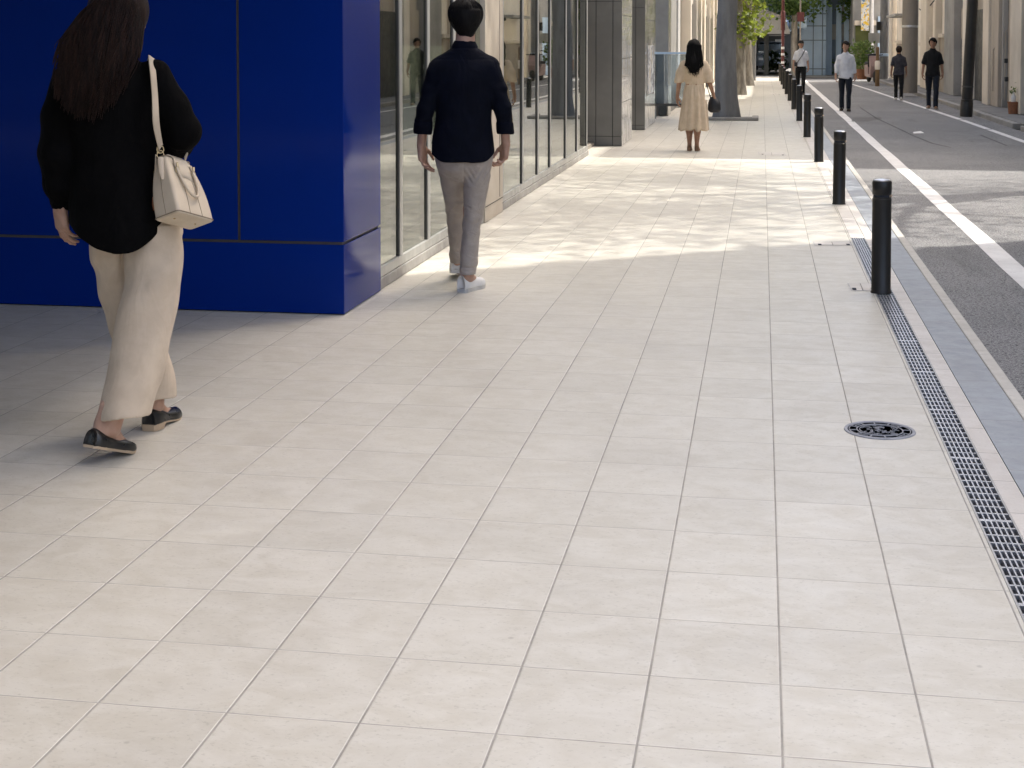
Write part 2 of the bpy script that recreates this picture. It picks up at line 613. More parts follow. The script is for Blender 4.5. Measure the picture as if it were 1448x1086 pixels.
y = 12.0
while y < 62:
    ln = rs.uniform(1.6, 4.5)
    if 28.4 < y + ln < 30.6:
        ln = 1.2
    w = .12
    m.add([(flx(y) - .06, y, ZR + .004), (flx(y) + w - .06, y + .02, ZR + .004), (flx(y + ln) + w - .06, y + ln, ZR + .004), (flx(y + ln) - .06, y + ln - .03, ZR + .004)], [(0, 1, 2, 3)])
    y += ln + (rs.uniform(.05, .5) if y < 31 else .02)
struct(m.build('far_edge_line', M['paint']))


# asphalt patches, seams
def blob(name, px, mat, dz):
    pts = [at(*p, ZR) for p in px]
    m = MB()
    m.add([(p.x, p.y, ZR + dz) for p in pts], [tuple(range(len(pts)))])
    return struct(m.build(name, mat))


blob('light_asphalt_patch', [(1206, 166), (1246, 165.5), (1247, 168), (1228, 172), (1204, 172)], M['patch'], .004)
blob('worn_white_mark', [(1291, 187), (1302, 185.4), (1307, 188.5), (1292, 189)], M['paint'], .004)
for k, pts in enumerate(([(1216, 152), (1240, 168), (1262, 178), (1291, 192), (1318, 203), (1345, 209)], [(1386, 191), (1408, 200), (1424, 206.5), (1436, 207)], [(1344, 186), (1360, 186.5), (1372, 185.5)])):
    m = MB()
    ps = [at(*p, ZR) for p in pts]
    for a, b in zip(ps, ps[1:]):
        w = Vector((.013, .005, 0))
        m.add([(a - w) + Vector((0, 0, .004)), (a + w) + Vector((0, 0, .004)), (b + w) + Vector((0, 0, .004)), (b - w) + Vector((0, 0, .004))], [(0, 1, 2, 3)])
    struct(m.build('road_crack', M['dark_patch']))
# far side: gutter, kerb, pavement
FX0, FX1 = 4.42, 4.58
sheet('gutter', 4.5, 4.52, -8, 120, ZR, M['concrete'])
m = MB()
y = 10.0
while y < 70:
    if 26.9 < y < 27.6:
        y += .8
        continue
    m.box(4.52, 4.66, y, y + .595, ZR - .02, .0 + (0.0 if y > 33 else -.005), .012)
    y += .6
struct(m.build('far_kerb', M['far_kerb']))
sheet('far_pavement', 4.66, 9.5, -8, 120, .0, M['far_paving'], .09)
sheet('street_end_paving', -9, 4.5, 66.004, 140, -.02, M['far_paving'], .05)

# ------------------------------------------------------------------ drain, covers
DY0, DY1 = 2.6, 11.4
t = thing('drain_grate', 'long narrow steel drain grate with rows of slots along the pavement edge', 'drain', ((DX0 + DX1) / 2, DY0, 0))
m = MB()
m.add([(DX0 + .001, DY0, -.045), (DX1 - .001, DY0, -.045), (DX1 - .001, DY1, -.045), (DX0 + .001, DY1, -.045)], [(0, 1, 2, 3)])
wb(m, 'channel', M['void'], t)
m = MB()
m.box(DX0 + .001, DX0 + .007, DY0, DY1, -.03, .001)
m.box(DX1 - .007, DX1 - .001, DY0, DY1, -.03, .001)
wb(m, 'frame', M['grate_frame'], t)
m = MB()
nb = 6
for i in range(1, nb):
    x = DX0 + .007 + (DX1 - DX0 - .014) * i / nb
    m.box(x - .0024, x + .0024, DY0, DY1, -.014, -.001)
y = DY0
k = 0
while y < DY1:
    w = .005 if k % 10 else .010
    m.box(DX0 + .007, DX1 - .007, y - w, y + w, -.013, -.0016)
    y += .070
    k += 1
wb(m, 'slot_bars', M['steel'], t)

# round cast-iron cover
mc = at(1244, 609)
t = thing('manhole_cover', 'round cast iron cover with raised ornamental pattern and pale rim', 'manhole cover', mc)
RM = .133
MB().lathe([(RM - .014, .002), (RM - .012, .0045), (RM - .002, .0045), (RM, .0005)], n=64, cap=False).build('rim', M['iron_light'], t, True)
MB().lathe([(0.0, .0015), (RM - .013, .0015)], n=64).build('plate', M['iron'], t, False)
m = MB()


def arcseg(m, r0, r1, a0, a1, z0, z1, n=8):
    v, f = [], []
    for i in range(n + 1):
        a = a0 + (a1 - a0) * i / n
        for r in (r0, r1):
            for z in (z0, z1):
                v.append((r * math.cos(a), r * math.sin(a), z))
    for i in range(n):
        k = i * 4
        f += [(k + 1, k + 3, k + 7, k + 5), (k, k + 1, k + 5, k + 4), (k + 2, k + 6, k + 7, k + 3)]
    f += [(0, 2, 3, 1), (n * 4, n * 4 + 1, n * 4 + 3, n * 4 + 2)]
    m.add(v, f)


arcseg(m, RM - .021, RM - .018, 0, 2 * math.pi, .001, .004, 64)
for i, (w) in enumerate((.5, .35, .62, .3, .44, .55, .28, .5, .38, .6, .33, .45)):
    a = i * math.pi / 6 + .1
    arcseg(m, RM - .046, RM - .020, a, a + .045, .001, .004, 3)
    if i % 3 == 1:
        arcseg(m, RM - .034, RM - .031, a + .1, a + .43, .001, .004, 6)
arcseg(m, RM - .050, RM - .046, 0, 2 * math.pi, .001, .004, 64)
arcseg(m, RM - .060, RM - .0575, .4, 2 * math.pi - .6, .001, .004, 48)
rr = random.Random(3)
for i in range(52):      # a scroll-like raised motif in the middle
    a, r = rr.uniform(0, 2 * math.pi), (RM - .066) * math.sqrt(rr.random())
    c = Vector((r * math.cos(a), r * math.sin(a), .0032))
    d = Vector((math.cos(rr.uniform(0, 6.28)), math.sin(rr.uniform(0, 6.28)), 0))
    e = Vector((-d.y, d.x, 0))
    m.tube([c - d * .009 + e * .003, c - d * .003 - e * .002, c + d * .004 + e * .002, c + d * .009 - e * .003], .0014, 5)
m.build('relief', M['iron_light'], t)


def flat_cover(px4, label, cat='utility cover'):
    ps = [at(*p) for p in px4]
    c = sum(ps, Vector()) / 4
    t = thing('utility_cover', label, cat, c)
    fr = MB()
    w = .006
    for i in range(4):
        a, b = ps[i] - c, ps[(i + 1) % 4] - c
        d = (b - a).normalized()
        nrm = Vector((-d.y, d.x, 0)) * w
        fr.add([a + Vector((0, 0, .003)), b + Vector((0, 0, .003)), b + nrm + Vector((0, 0, .003)), a + nrm + Vector((0, 0, .003))], [(0, 1, 2, 3)])
    fr.build('frame', M['grate_frame'], t)
    q = [(p - c) * .985 for p in ps]
    MB().add([p + Vector((0, 0, .0015)) for p in q], [(0, 1, 2, 3)]).build('lid', M['edge_tile'], t)
    for k in (.14, .9):
        hd = MB()
        p = (q[0] * (1 - k) + q[1] * k) * .8 + (q[3] * (1 - k) + q[2] * k) * .2
        hd.box(p.x - .012, p.x + .012, p.y - .03, p.y + .03, .0022, .005)
        hd.build('lifting_slot', M['iron'], t)
    return t


flat_cover([(1204, 411.5), (1240, 411.5), (1232, 401), (1198, 401)], 'flat tiled service cover beside the nearest bollard')
flat_cover([(1152, 347.5), (1206, 347.5), (1201, 342), (1149, 342)], 'wide flat service cover between the two nearest bollards')
flat_cover([(1073, 219), (1112, 220.5), (1108, 216), (1072, 215)], 'flat service cover at the edge of the sunlit paving')
flat_cover([(1092, 134.5), (1103, 134.8), (1102, 132), (1092, 131.8)], 'small far service cover beside the last bollards', 'utility cover')

# ------------------------------------------------------------------ bollards
BOLL = 'black bollards along the kerb'


def make_bollard():
    t = thing('bollard', 'nearest and largest black bollard, standing on the drain grate', 'bollard', (0, 0, 0), 0, BOLL)
    MB().lathe([(.0605, 0), (.0605, .006), (.056, .012), (.0555, .555), (.0525, .558), (.0525, .566)], n=40).build('post', M['bollard'], t, True)
    MB().lathe([(.050, .562), (.050, .582)], n=40).build('reflector_groove', M['iron'], t, True)
    MB().lathe([(.0525, .578), (.0555, .582), (.0565, .655), (.052, .661), (.048, .6625)], n=40).build('cap', M['bollard'], t, True)
    MB().lathe([(.0485, .661), (.044, .667), (.02, .671), (0, .672)], n=32).build('cap_plate', M['steel'], t, True)
    m = MB()
    m.box(.046, .0575, -.013, .013, .566, .580, .002)
    m.build('reflector', M['sole'], t)
    return t


b0 = make_bollard()
ords = ['second', 'third', 'fourth', 'fifth', 'sixth', 'seventh', 'eighth', 'ninth', 'tenth', 'eleventh']
b0.location = (.70, 8.92, 0)
b0.rotation_euler[2] = R(-20)
for k in range(1, 11):
    copy_thing(b0, (.70, 8.92 + 4.86 * k, 0), R(-20) + rs.uniform(-.1, .1), ('%s black bollard from the front of the row along the kerb' % ords[k - 1]) if k < 10 else 'farthest black bollard at the end of the row along the kerb', BOLL).rotation_euler[1] = R(rs.uniform(-.5, .5))

# ------------------------------------------------------------------ blue corner building
BX, BY0, BY1 = -2.212, 7.69, 8.475
ZJ = .388


def yx(px):
    return on_y(px, 338, BY0).x


t = thing('blue_building', 'glossy royal blue panelled corner of the building behind the woman in black', 'building', (BX - 3, BY0 + .4, 0))
xj = yx(338)
xs = [BX, xj, xj - 1.62, xj - 3.24, -9.6]
g = .008
TOPZ = 3.1
cr = MB().box(-9.5, BX - .012, BY0 + .012, BY1 - .012, .004, 4.4)
wb(cr, 'wall', M['joint'], t)
for a, b in zip(xs, xs[1:]):
    rgt = a - (0 if a == BX else g)
    m = MB().box(b + g, rgt, BY0, BY0 + .009, ZJ + g, TOPZ, .0015)
    wb(m, 'panel', M['blue'], t)
    if a == BX:
        m = MB().box(-9.6, a, BY0 + .001, BY0 + .0105, .006, ZJ - g, .0015)
        wb(m, 'plinth_panel', M['blue'], t)
m = MB().box(BX - .009, BX + .0005, BY0 + .011, BY1, ZJ + g, TOPZ, .0015)
wb(m, 'panel', M['blue'], t)
m = MB().box(BX - .009, BX, BY0 + .0125, BY1, .006, ZJ - g, .0015)
wb(m, 'plinth_panel', M['blue'], t)

wb(MB().box(-9.6, -1.78, -2.5, BY0 - .005, 2.85, 3.12, .01), 'canopy', M['grey_wall'], t)  # unseen slab added overhead to darken the paving on the left
wb(MB().box(-9.55, BX - .30, -2.4, BY0 - .1, 3.125, 11.5), 'upper_wall', M['grey_wall'], t)  # unseen mass added to block sky light from the left

# ------------------------------------------------------------------ glass shopfront
GX = -2.235
t = thing('glass_shopfront', 'tall glass shopfront with slim pale metal mullions beside the pavement', 'building', (GX, 14, 0))
mull = [566, 605.5, 642, 680]
mull2 = [710.5, 739, 760.5, 778, 800, 816, 829.5]
Y0 = BY1
yend = on_x(831, GX)
ym = [on_x(p, GX) for p in mull]
ym2 = [on_x(p, GX) for p in mull2]
pier0, pier1 = on_x(682, GX), on_x(707, GX)
GH = 5.2
m = MB()
m.box(GX - .10, GX + .012, Y0 + .003, pier0 - .003, .003, .066, .004)
wb(m, 'base_plinth', M['sill'], t)
m = MB()
m.box(GX - .10, GX + .012, pier1 + .003, yend, .003, .066, .004)
wb(m, 'base_plinth', M['sill'], t)
m = MB()
m.box(GX - .09, GX + .004, Y0 + .003, pier0 - .003, .069, .128, .004)
wb(m, 'bottom_rail', M['alu'], t)
m = MB()
m.box(GX - .09, GX + .004, pier1 + .003, yend - .02, .069, .128, .004)
wb(m, 'bottom_rail', M['alu'], t)
for yy in ym[:3] + ym2:
    mm = MB().box(GX - .050, GX + .000, yy - .004, yy + .072, .129, GH, .003)
    o = wb(mm, 'mullion', M['alu'], t)
    gk = MB().box(GX - .03, GX - .004, yy - .020, yy - .0045, .131, GH)
    k = gk.build('gasket', M['alu_dark'], o)
m = MB().box(GX - .3, GX + .025, pier0, pier1, .004, GH, .004)
wb(m, 'stone_pier', M['beige_stone'], t)
m = MB()
m.box(GX - .02, GX + .028, pier0 + .004, pier1 - .004, .128, .1335)
m.box(GX - .02, GX + .0275, pier1 - .16, pier1 - .153, .15, GH - .01)
wb(m, 'pier_seam', M['seam'], t)
edges = [Y0 + .004] + ym[:3] + [pier0 - .002]
for a, b in zip(edges, edges[1:]):
    m = MB().box(GX - .022, GX - .014, a + .073 * (a != edges[0]), b - .021, .129, GH)
    wb(m, 'pane', M['glass'], t)
edges = [pier1 + .002] + ym2
for a, b in zip(edges, edges[1:]):
    m = MB().box(GX - .022, GX - .014, a + .073 * (a != edges[0]), b - .021, .129, GH)
    wb(m, 'pane', M['glass'], t)
# body of the shop behind the glass
m = MB()
m.box(-9.4, -8.9, Y0 + .002, 21.6, 0, GH)
wb(m, 'back_wall', M['interior'], t)
m = MB()
m.box(-8.9, GX - .11, Y0 + .002, 21.6, .002, .05)
wb(m, 'floor', M['floor_in'], t)
m = MB()
m.box(-9.4, GX + .03, Y0 + .002, 21.6, GH + .002, 5.8)
wb(m, 'upper_wall', M['beige_stone'], t)
# things inside the shop
t = thing('reflection_drape', 'olive green drape added for the tree reflection in the second glass pane', 'reflection_drape', (GX - .5, ym[0] + .5, 0))  # added drape stands in for tree foliage mirrored in the pane


def drape(x, y0, y1, z0, z1, amp=.035, n=90):
    m = MB()
    v, f = [], []
    for j, z in enumerate(np.linspace(z0, z1, 6)):
        for i in range(n + 1):
            y = y0 + (y1 - y0) * i / n
            v.append((x + amp * math.sin(i * .62) * (1 - .25 * j / 5) + .012 * math.sin(i * .23 + j), y, z))
    for j in range(5):
        for i in range(n):
            a = j * (n + 1) + i
            f.append((a, a + 1, a + n + 2, a + n + 1))
    return m.add(v, f)


wb(drape(GX - .55, ym[0] + .15, ym[0] + .85, .08, 3.2), 'drape', M['reflection_drape'], t, True)
wb(MB().tube([(GX - .55, ym[0] + .05, 3.22), (GX - .55, ym[0] + 1.0, 3.22)], .015, 8), 'drape_rail', M['alu'], t)
t = thing('reflection_drape', 'olive green drape added for the tree reflection in the third pane, left of the navy shirt', 'reflection_drape', (GX - .55, ym[1] + .4, 0))  # second added drape, again in place of reflected foliage
wb(drape(GX - .6, ym[1] + .12, ym[1] + .62, .08, 3.2), 'drape', M['reflection_drape'], t, True)
wb(MB().tube([(GX - .6, ym[1] + .05, 3.22), (GX - .6, ym[1] + .75, 3.22)], .015, 8), 'drape_rail', M['alu'], t)
t = thing('poster_board', 'blue and grey poster board standing inside the first pane', 'poster', (-3.4, 11.6, 0))


def art_mat():
    t = NT('abstract_blue_poster')
    a = t.mix(t.ramp(t.noise(2.3, 4, .6, (1, 1, 1), 1.2), .42, .55), (.10, .20, .27), (.035, .09, .17))
    b = t.mix(t.ramp(t.noise(5, 3, .6), .55, .62), a, (.33, .36, .34))
    return t.done(b, .6)


M['poster'] = art_mat()
wb(MB().box(-4.1, -2.9, 11.55, 11.6, .75, 2.15, .006), 'board', M['poster'], t)
wb(MB().box(-4.0, -3.95, 11.61, 11.66, .05, 2.0).box(-3.05, -3.0, 11.61, 11.66, .05, 2.0), 'stand', M['alu_dark'], t)
for k, (x, y, h, lab) in enumerate(((-2.72, 9.35, 1.28, 'tall brown wooden display column inside the first pane'), (-2.95, 9.75, 1.05, 'shorter brown wooden display column inside the shop window'))):
    t = thing('display_column', lab, 'display stand', (x, y, .05))
    MB().lathe([(.09, 0), (.09, .03), (.05, .06), (.042, h * .5), (.058, h * .8), (.03, h)], n=20).build('column', M['wood'], t, True)
    MB().lathe([(.03, h), (.055, h + .04), (.06, h + .10), (.03, h + .17), (.02, h + .2)], n=20).build('vase', M['terracotta'], t, True)

# ------------------------------------------------------------------ pillars and walls further down the left side


def clad_pillar(name, label, x0, x1, y0, y1, h, seams_front=(), seams_z=(), side=True, mat='grey_stone', sidemat='pale_stone'):
    t = thing(name, label, 'pillar', (x1, y0, 0))
    wb(MB().box(x0, x1 - .011, y0 + .011, y1, .003, h), 'core', M['seam'], t)
    ed = [x0] + [x1 + s for s in seams_front] + [x1]
    zz = [.003] + list(seams_z) + [h]
    m = MB()
    for a, b in zip(ed, ed[1:]):
        for c, d in zip(zz, zz[1:]):
            m.box(a + .005, b - (.005 if b < x1 else 0), y0, y0 + .0105, c + .004, d - .004, .002)
    wb(m, 'front_cladding', M[mat], t)
    m = MB()
    zs = list(np.arange(.0, h, .62)) + [h]
    for c, d in zip(zs, zs[1:]):
        m.box(x1 - .0105, x1, y0 + .011, y1, max(c, .003) + .003, d - .003, .002)
    wb(m, 'side_cladding', M[sidemat], t)
    return t


p1 = at(868, 207)
clad_pillar('pillar', 'wide dark grey stone pillar ending the glass shopfront', -2.9, -1.95, 20.95, 22.6, 9.5, (-.50, -.37, -.13), (.14, 2.05))
p2 = at(911, 184)
clad_pillar('pillar', 'second grey stone pillar with dark seam, polished side facing the pavement', -2.75, -1.93, 24.9, 27.3, 9.5, (-.16,), (.08, 2.05))
t = thing('recessed_wall', 'grey stone wall set back between the two grey pillars', 'wall', (-2.5, 24, 0))
wb(MB().box(-2.75, -2.45, 22.605, 24.895, .003, 9.5), 'wall', M['grey_stone'], t)
# poster on the side of the second pillar
t = thing('poster', 'grey and white printed poster on the side of the second grey pillar', 'poster', (-1.925, 26.0, .9))


def print_mat():
    t = NT('grey_white_print')
    a = t.mix(t.ramp(t.noise(7, 3, .6, (1, .5, 1), 1.5), .48, .53), (.55, .56, .58), (.10, .11, .14))
    b = t.mix(t.ramp(t.noise(3, 2, .6), .56, .60), a, (.42, .36, .28))
    return t.done(b, .35)


M['print'] = print_mat()
wb(MB().box(-1.9285, -1.921, 25.35, 26.85, .58, 1.42, .002), 'sheet', M['print'], t)
for ya in (25.31, 26.852):
    wb(MB().box(-1.9288, -1.918, ya, ya + .038, .54, 1.46), 'frame_bar', M['alu'], t)
# bluish screen fence across the gap after the second pillar
t = thing('screen_fence', 'low bluish glass screen with metal top rail beside the second grey pillar', 'fence', (-2.0, 28.6, 0))
wb(MB().box(-2.6, -1.42, 28.58, 28.60, .30, 1.24), 'glass_panel', M['bluish_glass'], t)
wb(MB().box(-2.6, -1.40, 28.56, 28.62, 1.245, 1.285, .004), 'top_rail', M['bluewall'], t)
for x in (-2.02, -1.42):
    wb(MB().box(x - .02, x + .02, 28.605, 28.64, .003, 1.243, .003), 'post', M['alu'], t)
wb(MB().box(-2.6, -1.42, 28.565, 28.615, .25, .298), 'bottom_rail', M['alu_dark'], t)
# next building: grey panels, then a bright pilaster, then cream fronts
t = thing('grey_panel_building', 'grey panelled building front with dark vent boxes behind the glass screen', 'building', (-2.2, 30, 0))
wb(MB().box(-4.5, -2.30, 29.7, 30.6, .003, 9), 'panel', M['grey_wall'], t)
wb(MB().box(-2.28, -1.84, 29.72, 30.6, .003, 9), 'panel', M['pale_stone'], t)
wb(MB().box(-2.299, -2.281, 29.74, 30.6, .003, 9), 'seam', M['seam'], t)
wb(MB().box(-2.25, -2.07, 29.60, 29.715, .02, .28, .01).box(-2.02, -1.86, 29.60, 29.715, .02, .26, .01), 'vent_box', M['door_dark'], t)
wb(MB().box(-3.4, -1.90, 30.61, 33.6, .003, 9), 'side_wall', M['grey_wall'], t)
t = thing('white_pilaster', 'bright white pilaster behind the woman in the beige dress', 'pillar', (-1.8, 33.2, 0))
wb(MB().box(-2.1, -1.86, 33.61, 34.4, .003, 9, .01), 'shaft', M['white'], t)
wb(MB().box(-2.1, -1.80, 33.66, 34.35, .003, .22, .01), 'base', M['sill'], t)

t = thing('cream_building', 'sunlit cream building with dark doorways behind the street trees', 'building', (-1.9, 42, 0))
wb(MB().box(-6, -2.0, 34.41, 64, .003, 10), 'wall', M['cream'], t)
cols = [(34.9, 36.4, 'taupe', 0), (37.2, 37.75, 'cream2', .13), (39.6, 40.3, 'cream2', .17), (42.6, 43.3, 'cream2', .17), (45.6, 46.6, 'cream', .15), (49.5, 50.3, 'cream2', .17), (53.5, 54.3, 'cream2', .17), (58, 59, 'cream', .15)]
for a, b, mt, pr in cols:
    if pr:
        wb(MB().box(-1.999, -2.0 + pr + .12, a, b, .003, 9.5, .012), 'pilaster', M[mt], t)
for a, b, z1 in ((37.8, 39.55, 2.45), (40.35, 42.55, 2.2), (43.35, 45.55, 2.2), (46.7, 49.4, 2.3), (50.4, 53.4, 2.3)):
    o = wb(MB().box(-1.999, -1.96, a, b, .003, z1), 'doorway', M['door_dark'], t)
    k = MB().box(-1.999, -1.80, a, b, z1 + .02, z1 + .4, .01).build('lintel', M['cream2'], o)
t = thing('red_sign', 'small red sign on the cream doorway left of the tree trunk', 'sign', (-1.75, 41, 1.2))
wb(MB().box(-1.955, -1.93, 40.6, 42.2, 1.16, 1.30, .004), 'board', M['seam'], t)
m = MB()
for k in range(4):
    y = 40.7 + k * .36
    m.box(-1.929, -1.922, y, y + .24, 1.18, 1.21).box(-1.929, -1.922, y + .1, y + .14, 1.211, 1.28).box(-1.929, -1.9225, y + .02, y + .22, 1.245, 1.262)
wb(m, 'lettering', M['red'], t)

# ------------------------------------------------------------------ right side of the street
RX = 5.22


def near_block():
    t = thing('apartment_block', 'tall grey block across the street, standing right of the frame', 'building', (RX + .3, 8, 0))
    H = 21.5
    wb(MB().box(RX + .3, 16, 4.6, 14.75, .003, H), 'wall', M['cream'], t)
    fl = MB()
    for k in range(6):
        fl.box(RX + .18, RX + .299, 4.6, 14.75, 2.9 + k * 2.9, 3.12 + k * 2.9)
    wb(fl, 'string_course', M['grey_wall'], t)
    for k in range(3):
        for j in range(3):
            z = .9 + k * 2.9
            y = 5.3 + j * 3.3
            o = wb(MB().box(RX + .25, RX + .299, y, y + 1.7, z, z + 1.5), 'window', M['door_dark'], t)
            MB().box(RX + .22, RX + .249, y - .06, y + 1.76, z - .08, z - .01).build('sill', M['sill'], o)


near_block()
t = thing('reflection_block', 'dark brick block added behind the viewpoint for dark reflections in the blue wall', 'building', (-9, -12, 0))  # unseen block added so the blue panels mirror something dark
M['brick_dark'] = surf('dark_brown_brick', (.075, .06, .055), (.05, .042, .04), 4, .8, .3, 60)
wb(MB().box(-18, -2.6, -20, -9, .003, 7), 'wall', M['brick_dark'], t)
for k in range(4):
    o = wb(MB().box(-17 + k * 3.7, -14.6 + k * 3.7, -8.999, -8.94, .6, 2.6), 'window', M['door_dark'], t)
    MB().box(-17.1 + k * 3.7, -14.5 + k * 3.7, -8.999, -8.9, .48, .59).build('sill', M['sill'], o)
# low shops in the gap where the sun comes through
M['olive_wall'] = surf('olive_beige_render', (.27, .26, .15), (.22, .215, .12), 1.4, .85)
t = thing('low_shop', 'single storey olive shop across the street, right of the frame', 'building', (RX, 19, 0))
wb(MB().box(RX + .02, 12, 15.2, 24.2, .003, 3.0), 'wall', M['olive_wall'], t)
wb(MB().box(RX - .1, 12.1, 15.15, 24.25, 3.003, 3.16, .01), 'roof', M['grey_wall'], t)
for y in (15.9, 18.9, 21.8):
    o = wb(MB().box(RX - .03, RX + .019, y, y + 1.8, .004, 2.2), 'shutter', M['shutter'], t)
    MB().box(RX - .06, RX + .0195, y - .08, y + 1.88, 2.22, 2.36, .01).build('lintel', M['taupe'], o)
# tall weathered block
C0 = 24.4
t = thing('pillared_building', 'weathered beige building with pillars and recesses behind the black pole', 'building', (RX, 34, 0))
wb(MB().box(RX + .25, 16, C0, 43.4, .003, 16.2), 'wall', M['taupe'], t)


def yr(px, X=RX):
    return on_x(px, X)


segs = [  # px left, px right, projection, material
    (1332, 1345.5, .26, 'grey_wall'), (1357.5, 1362, .30, 'cream2'), (1386, 1394, .26, 'cream'), (1395, 1408, .20, 'taupe'),
    (1409, 1414.5, .12, 'grey_wall'), (1424.5, 1440, .28, 'cream'), (1441, 1446, .16, 'grey_wall')]
for a, b, pr, mt in segs:
    y1, y0 = yr(a, RX + .25 - pr), yr(b, RX + .25 - pr)
    wb(MB().box(RX + .25 - pr, RX + .249, y0, y1, .003, 12, .012), 'pilaster', M[mt], t)
o = wb(MB().box(RX + .20, RX + .248, yr(1356.8), yr(1346), .004, 1.55), 'shutter', M['grey_wall'], t)
m = MB()
for k in range(16):
    z = .08 + k * .09
    m.box(RX + .185, RX + .1995, yr(1356.6), yr(1346.2), z, z + .05, .004)
m.build('slats', M['concrete'], o)
wb(MB().box(RX + .18, RX + .247, yr(1357), yr(1345.8), 1.56, 2.4), 'lintel', M['taupe'], t)
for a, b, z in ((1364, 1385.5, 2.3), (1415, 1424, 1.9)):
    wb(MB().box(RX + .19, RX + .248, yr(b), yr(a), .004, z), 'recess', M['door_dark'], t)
wb(MB().box(RX + .02, RX + .24, 26.5, yr(1446.5), .004, 2.35), 'doorway', M['bluedark'], t)
wb(MB().box(RX - .01, RX + .245, 26.5, yr(1446.3), 1.25, 4.5, .01), 'lintel', M['grey_wall'], t)
m = MB()
for yy, z0, z1 in ((yr(1400), .35, 1.3), (yr(1417), .2, 1.7), (yr(1391), .05, 1.35)):
    m.tube([(RX + .02, yy, z0), (RX + .02, yy, z1), (RX + .06, yy, z1 + .05)], .012, 8)
wb(m, 'pipe', M['taupe'], t)
m = MB()
for yy, z in ((yr(1417), 1.02), (yr(1418), .62), (yr(1437), 1.08)):
    m.box(RX + .0, RX + .07, yy - .05, yy + .05, z, z + .1, .01)
wb(m, 'meter_box', M['door_dark'], t)

t = thing('cream_shophouse', 'pale cream building with tan shutter doors behind the concrete pole', 'building', (RX, 52, 0))
wb(MB().box(RX + .1, 14, 43.6, 61, .003, 12), 'wall', M['cream2'], t)
for a, b, z1 in ((1263.5, 1280, 1.42), (1297, 1302, 1.35), (1312, 1322, 1.5), (1324, 1330, 1.6)):
    o = wb(MB().box(RX + .04, RX + .099, yr(b), yr(a), .004, z1), 'shutter', M['shutter'], t)
    MB().box(RX - .02, RX + .0985, yr(b) - .05, yr(a) + .05, z1 + .01, z1 + .13, .01).build('lintel', M['cream'], o)
for a, b, pr in ((1258, 1262, .2), (1281, 1284, .14), (1303, 1311, .2), (1322.5, 1324, .2)):
    wb(MB().box(RX + .1 - pr, RX + .0995, yr(b), yr(a), .003, 9, .012), 'pilaster', M['cream'], t)
m = MB()
m.box(RX - .45, RX + .098, yr(1281), yr(1267), 2.42, 2.52, .01)
wb(m, 'awning', M['grey_wall'], t)
m = MB()
m.tube([(RX + .02, yr(1296), 2.6), (RX + .02, yr(1302), 2.45), (RX + .02, yr(1310), 2.62), (RX + .02, yr(1325), 2.95)], .02, 6)
m.tube([(RX - .05, yr(1309), 1.3), (RX - .05, yr(1309), 2.0), (RX - .05, yr(1306), 2.1)], .02, 6)
wb(m, 'cable', M['seam'], t)
t = thing('wall_lamp', 'small dark wall lamp under the awning of the cream building', 'lamp', (RX, yr(1279), 2.3))
MB().lathe([(.03, 0), (.075, .02), (.06, .12), (.02, .16)], n=16).build('shade', M['iron'], t, True)
MB().tube([(0, 0, .14), (.08, 0, .18)], .015, 6).build('bracket', M['iron'], t)

# poles ------------------------------------------------------------
bp = at(1366, 165, ZR)
t = thing('utility_pole', 'black utility pole with white stickers standing at the roadside', 'pole', bp)
t.rotation_euler = (0, R(2.4), 0)
MB().lathe([(.125, 0), (.125, .36), (.112, .365), (.108, 6.5)], n=32).build('shaft', M['black_metal'], t, True)
MB().lathe([(.131, .0), (.131, .30), (.127, .31)], n=32).build('base_sleeve', M['black_metal'], t, True)
m = MB()
for z, h, a0 in ((1.08, .25, 2.65), (1.36, .1, 2.75)):
    arcseg(m, .113, .1155, a0, a0 + .42, z, z + h, 5)
m.build('sticker', M['white'], t)
MB().lathe([(.1135, .62), (.1165, .625), (.1165, .65), (.1135, .655)], n=32).build('band', M['alu_dark'], t, True)

cp = at(1285.5, 131.5, ZR + .1)
t = thing('utility_pole', 'thick concrete utility pole in front of the cream building', 'pole', cp)
MB().lathe([(.235, 0), (.22, 1.5), (.20, 7.5)], n=32).build('shaft', M['pole_concrete'], t, True)
MB().tube([(.21, -.05, .2), (.212, -.05, 4)], .022, 8).build('conduit', M['grey_wall'], t)
MB().lathe([(.2345, 1.9), (.237, 1.91), (.236, 1.96), (.232, 1.965)], n=32).build('band', M['steel'], t, True)

dp = at(1249.5, 112, ZR + .1)
t = thing('utility_pole', 'dark narrow pole with small box and signs, left of the charcoal tee', 'pole', dp)
MB().lathe([(.17, 0), (.16, 3), (.15, 8)], n=20).build('shaft', M['bark_dark'], t, True)
MB().box(-.30, -.14, -.2, .0, 1.95, 2.3, .01).build('control_box', M['black_metal'], t)
MB().box(-.62, -.18, -.17, -.14, 1.45, 1.85, .01).build('sign_plate', M['alu'], t)
MB().box(-.15, .16, -.2, -.165, .92, 1.03, .01).build('band', M['bluewall'], t)
t = thing('white_post', 'slim white post between the banner and the dark pole', 'post', at(1232, 108, ZR + .1))
MB().lathe([(.085, 0), (.08, 4.5)], n=16).build('shaft', M['white'], t, True)
MB().lathe([(.12, 0), (.12, .12), (.09, .14)], n=16).build('base', M['grey_wall'], t, True)
t = thing('banner', 'yellow and white shop banner hanging from the slim white post', 'banner', at(1232, 108, ZR + .1) + Vector((-.1, -.1, 2.2)))
bn = MB()
v, f = [], []
for j in range(9):
    for i in range(5):
        v.append((-.36 + i * .085, .03 * math.sin(j * .9 + i), 1.1 - j * .165))
for j in range(8):
    for i in range(4):
        a = j * 5 + i
        f.append((a, a + 1, a + 6, a + 5))


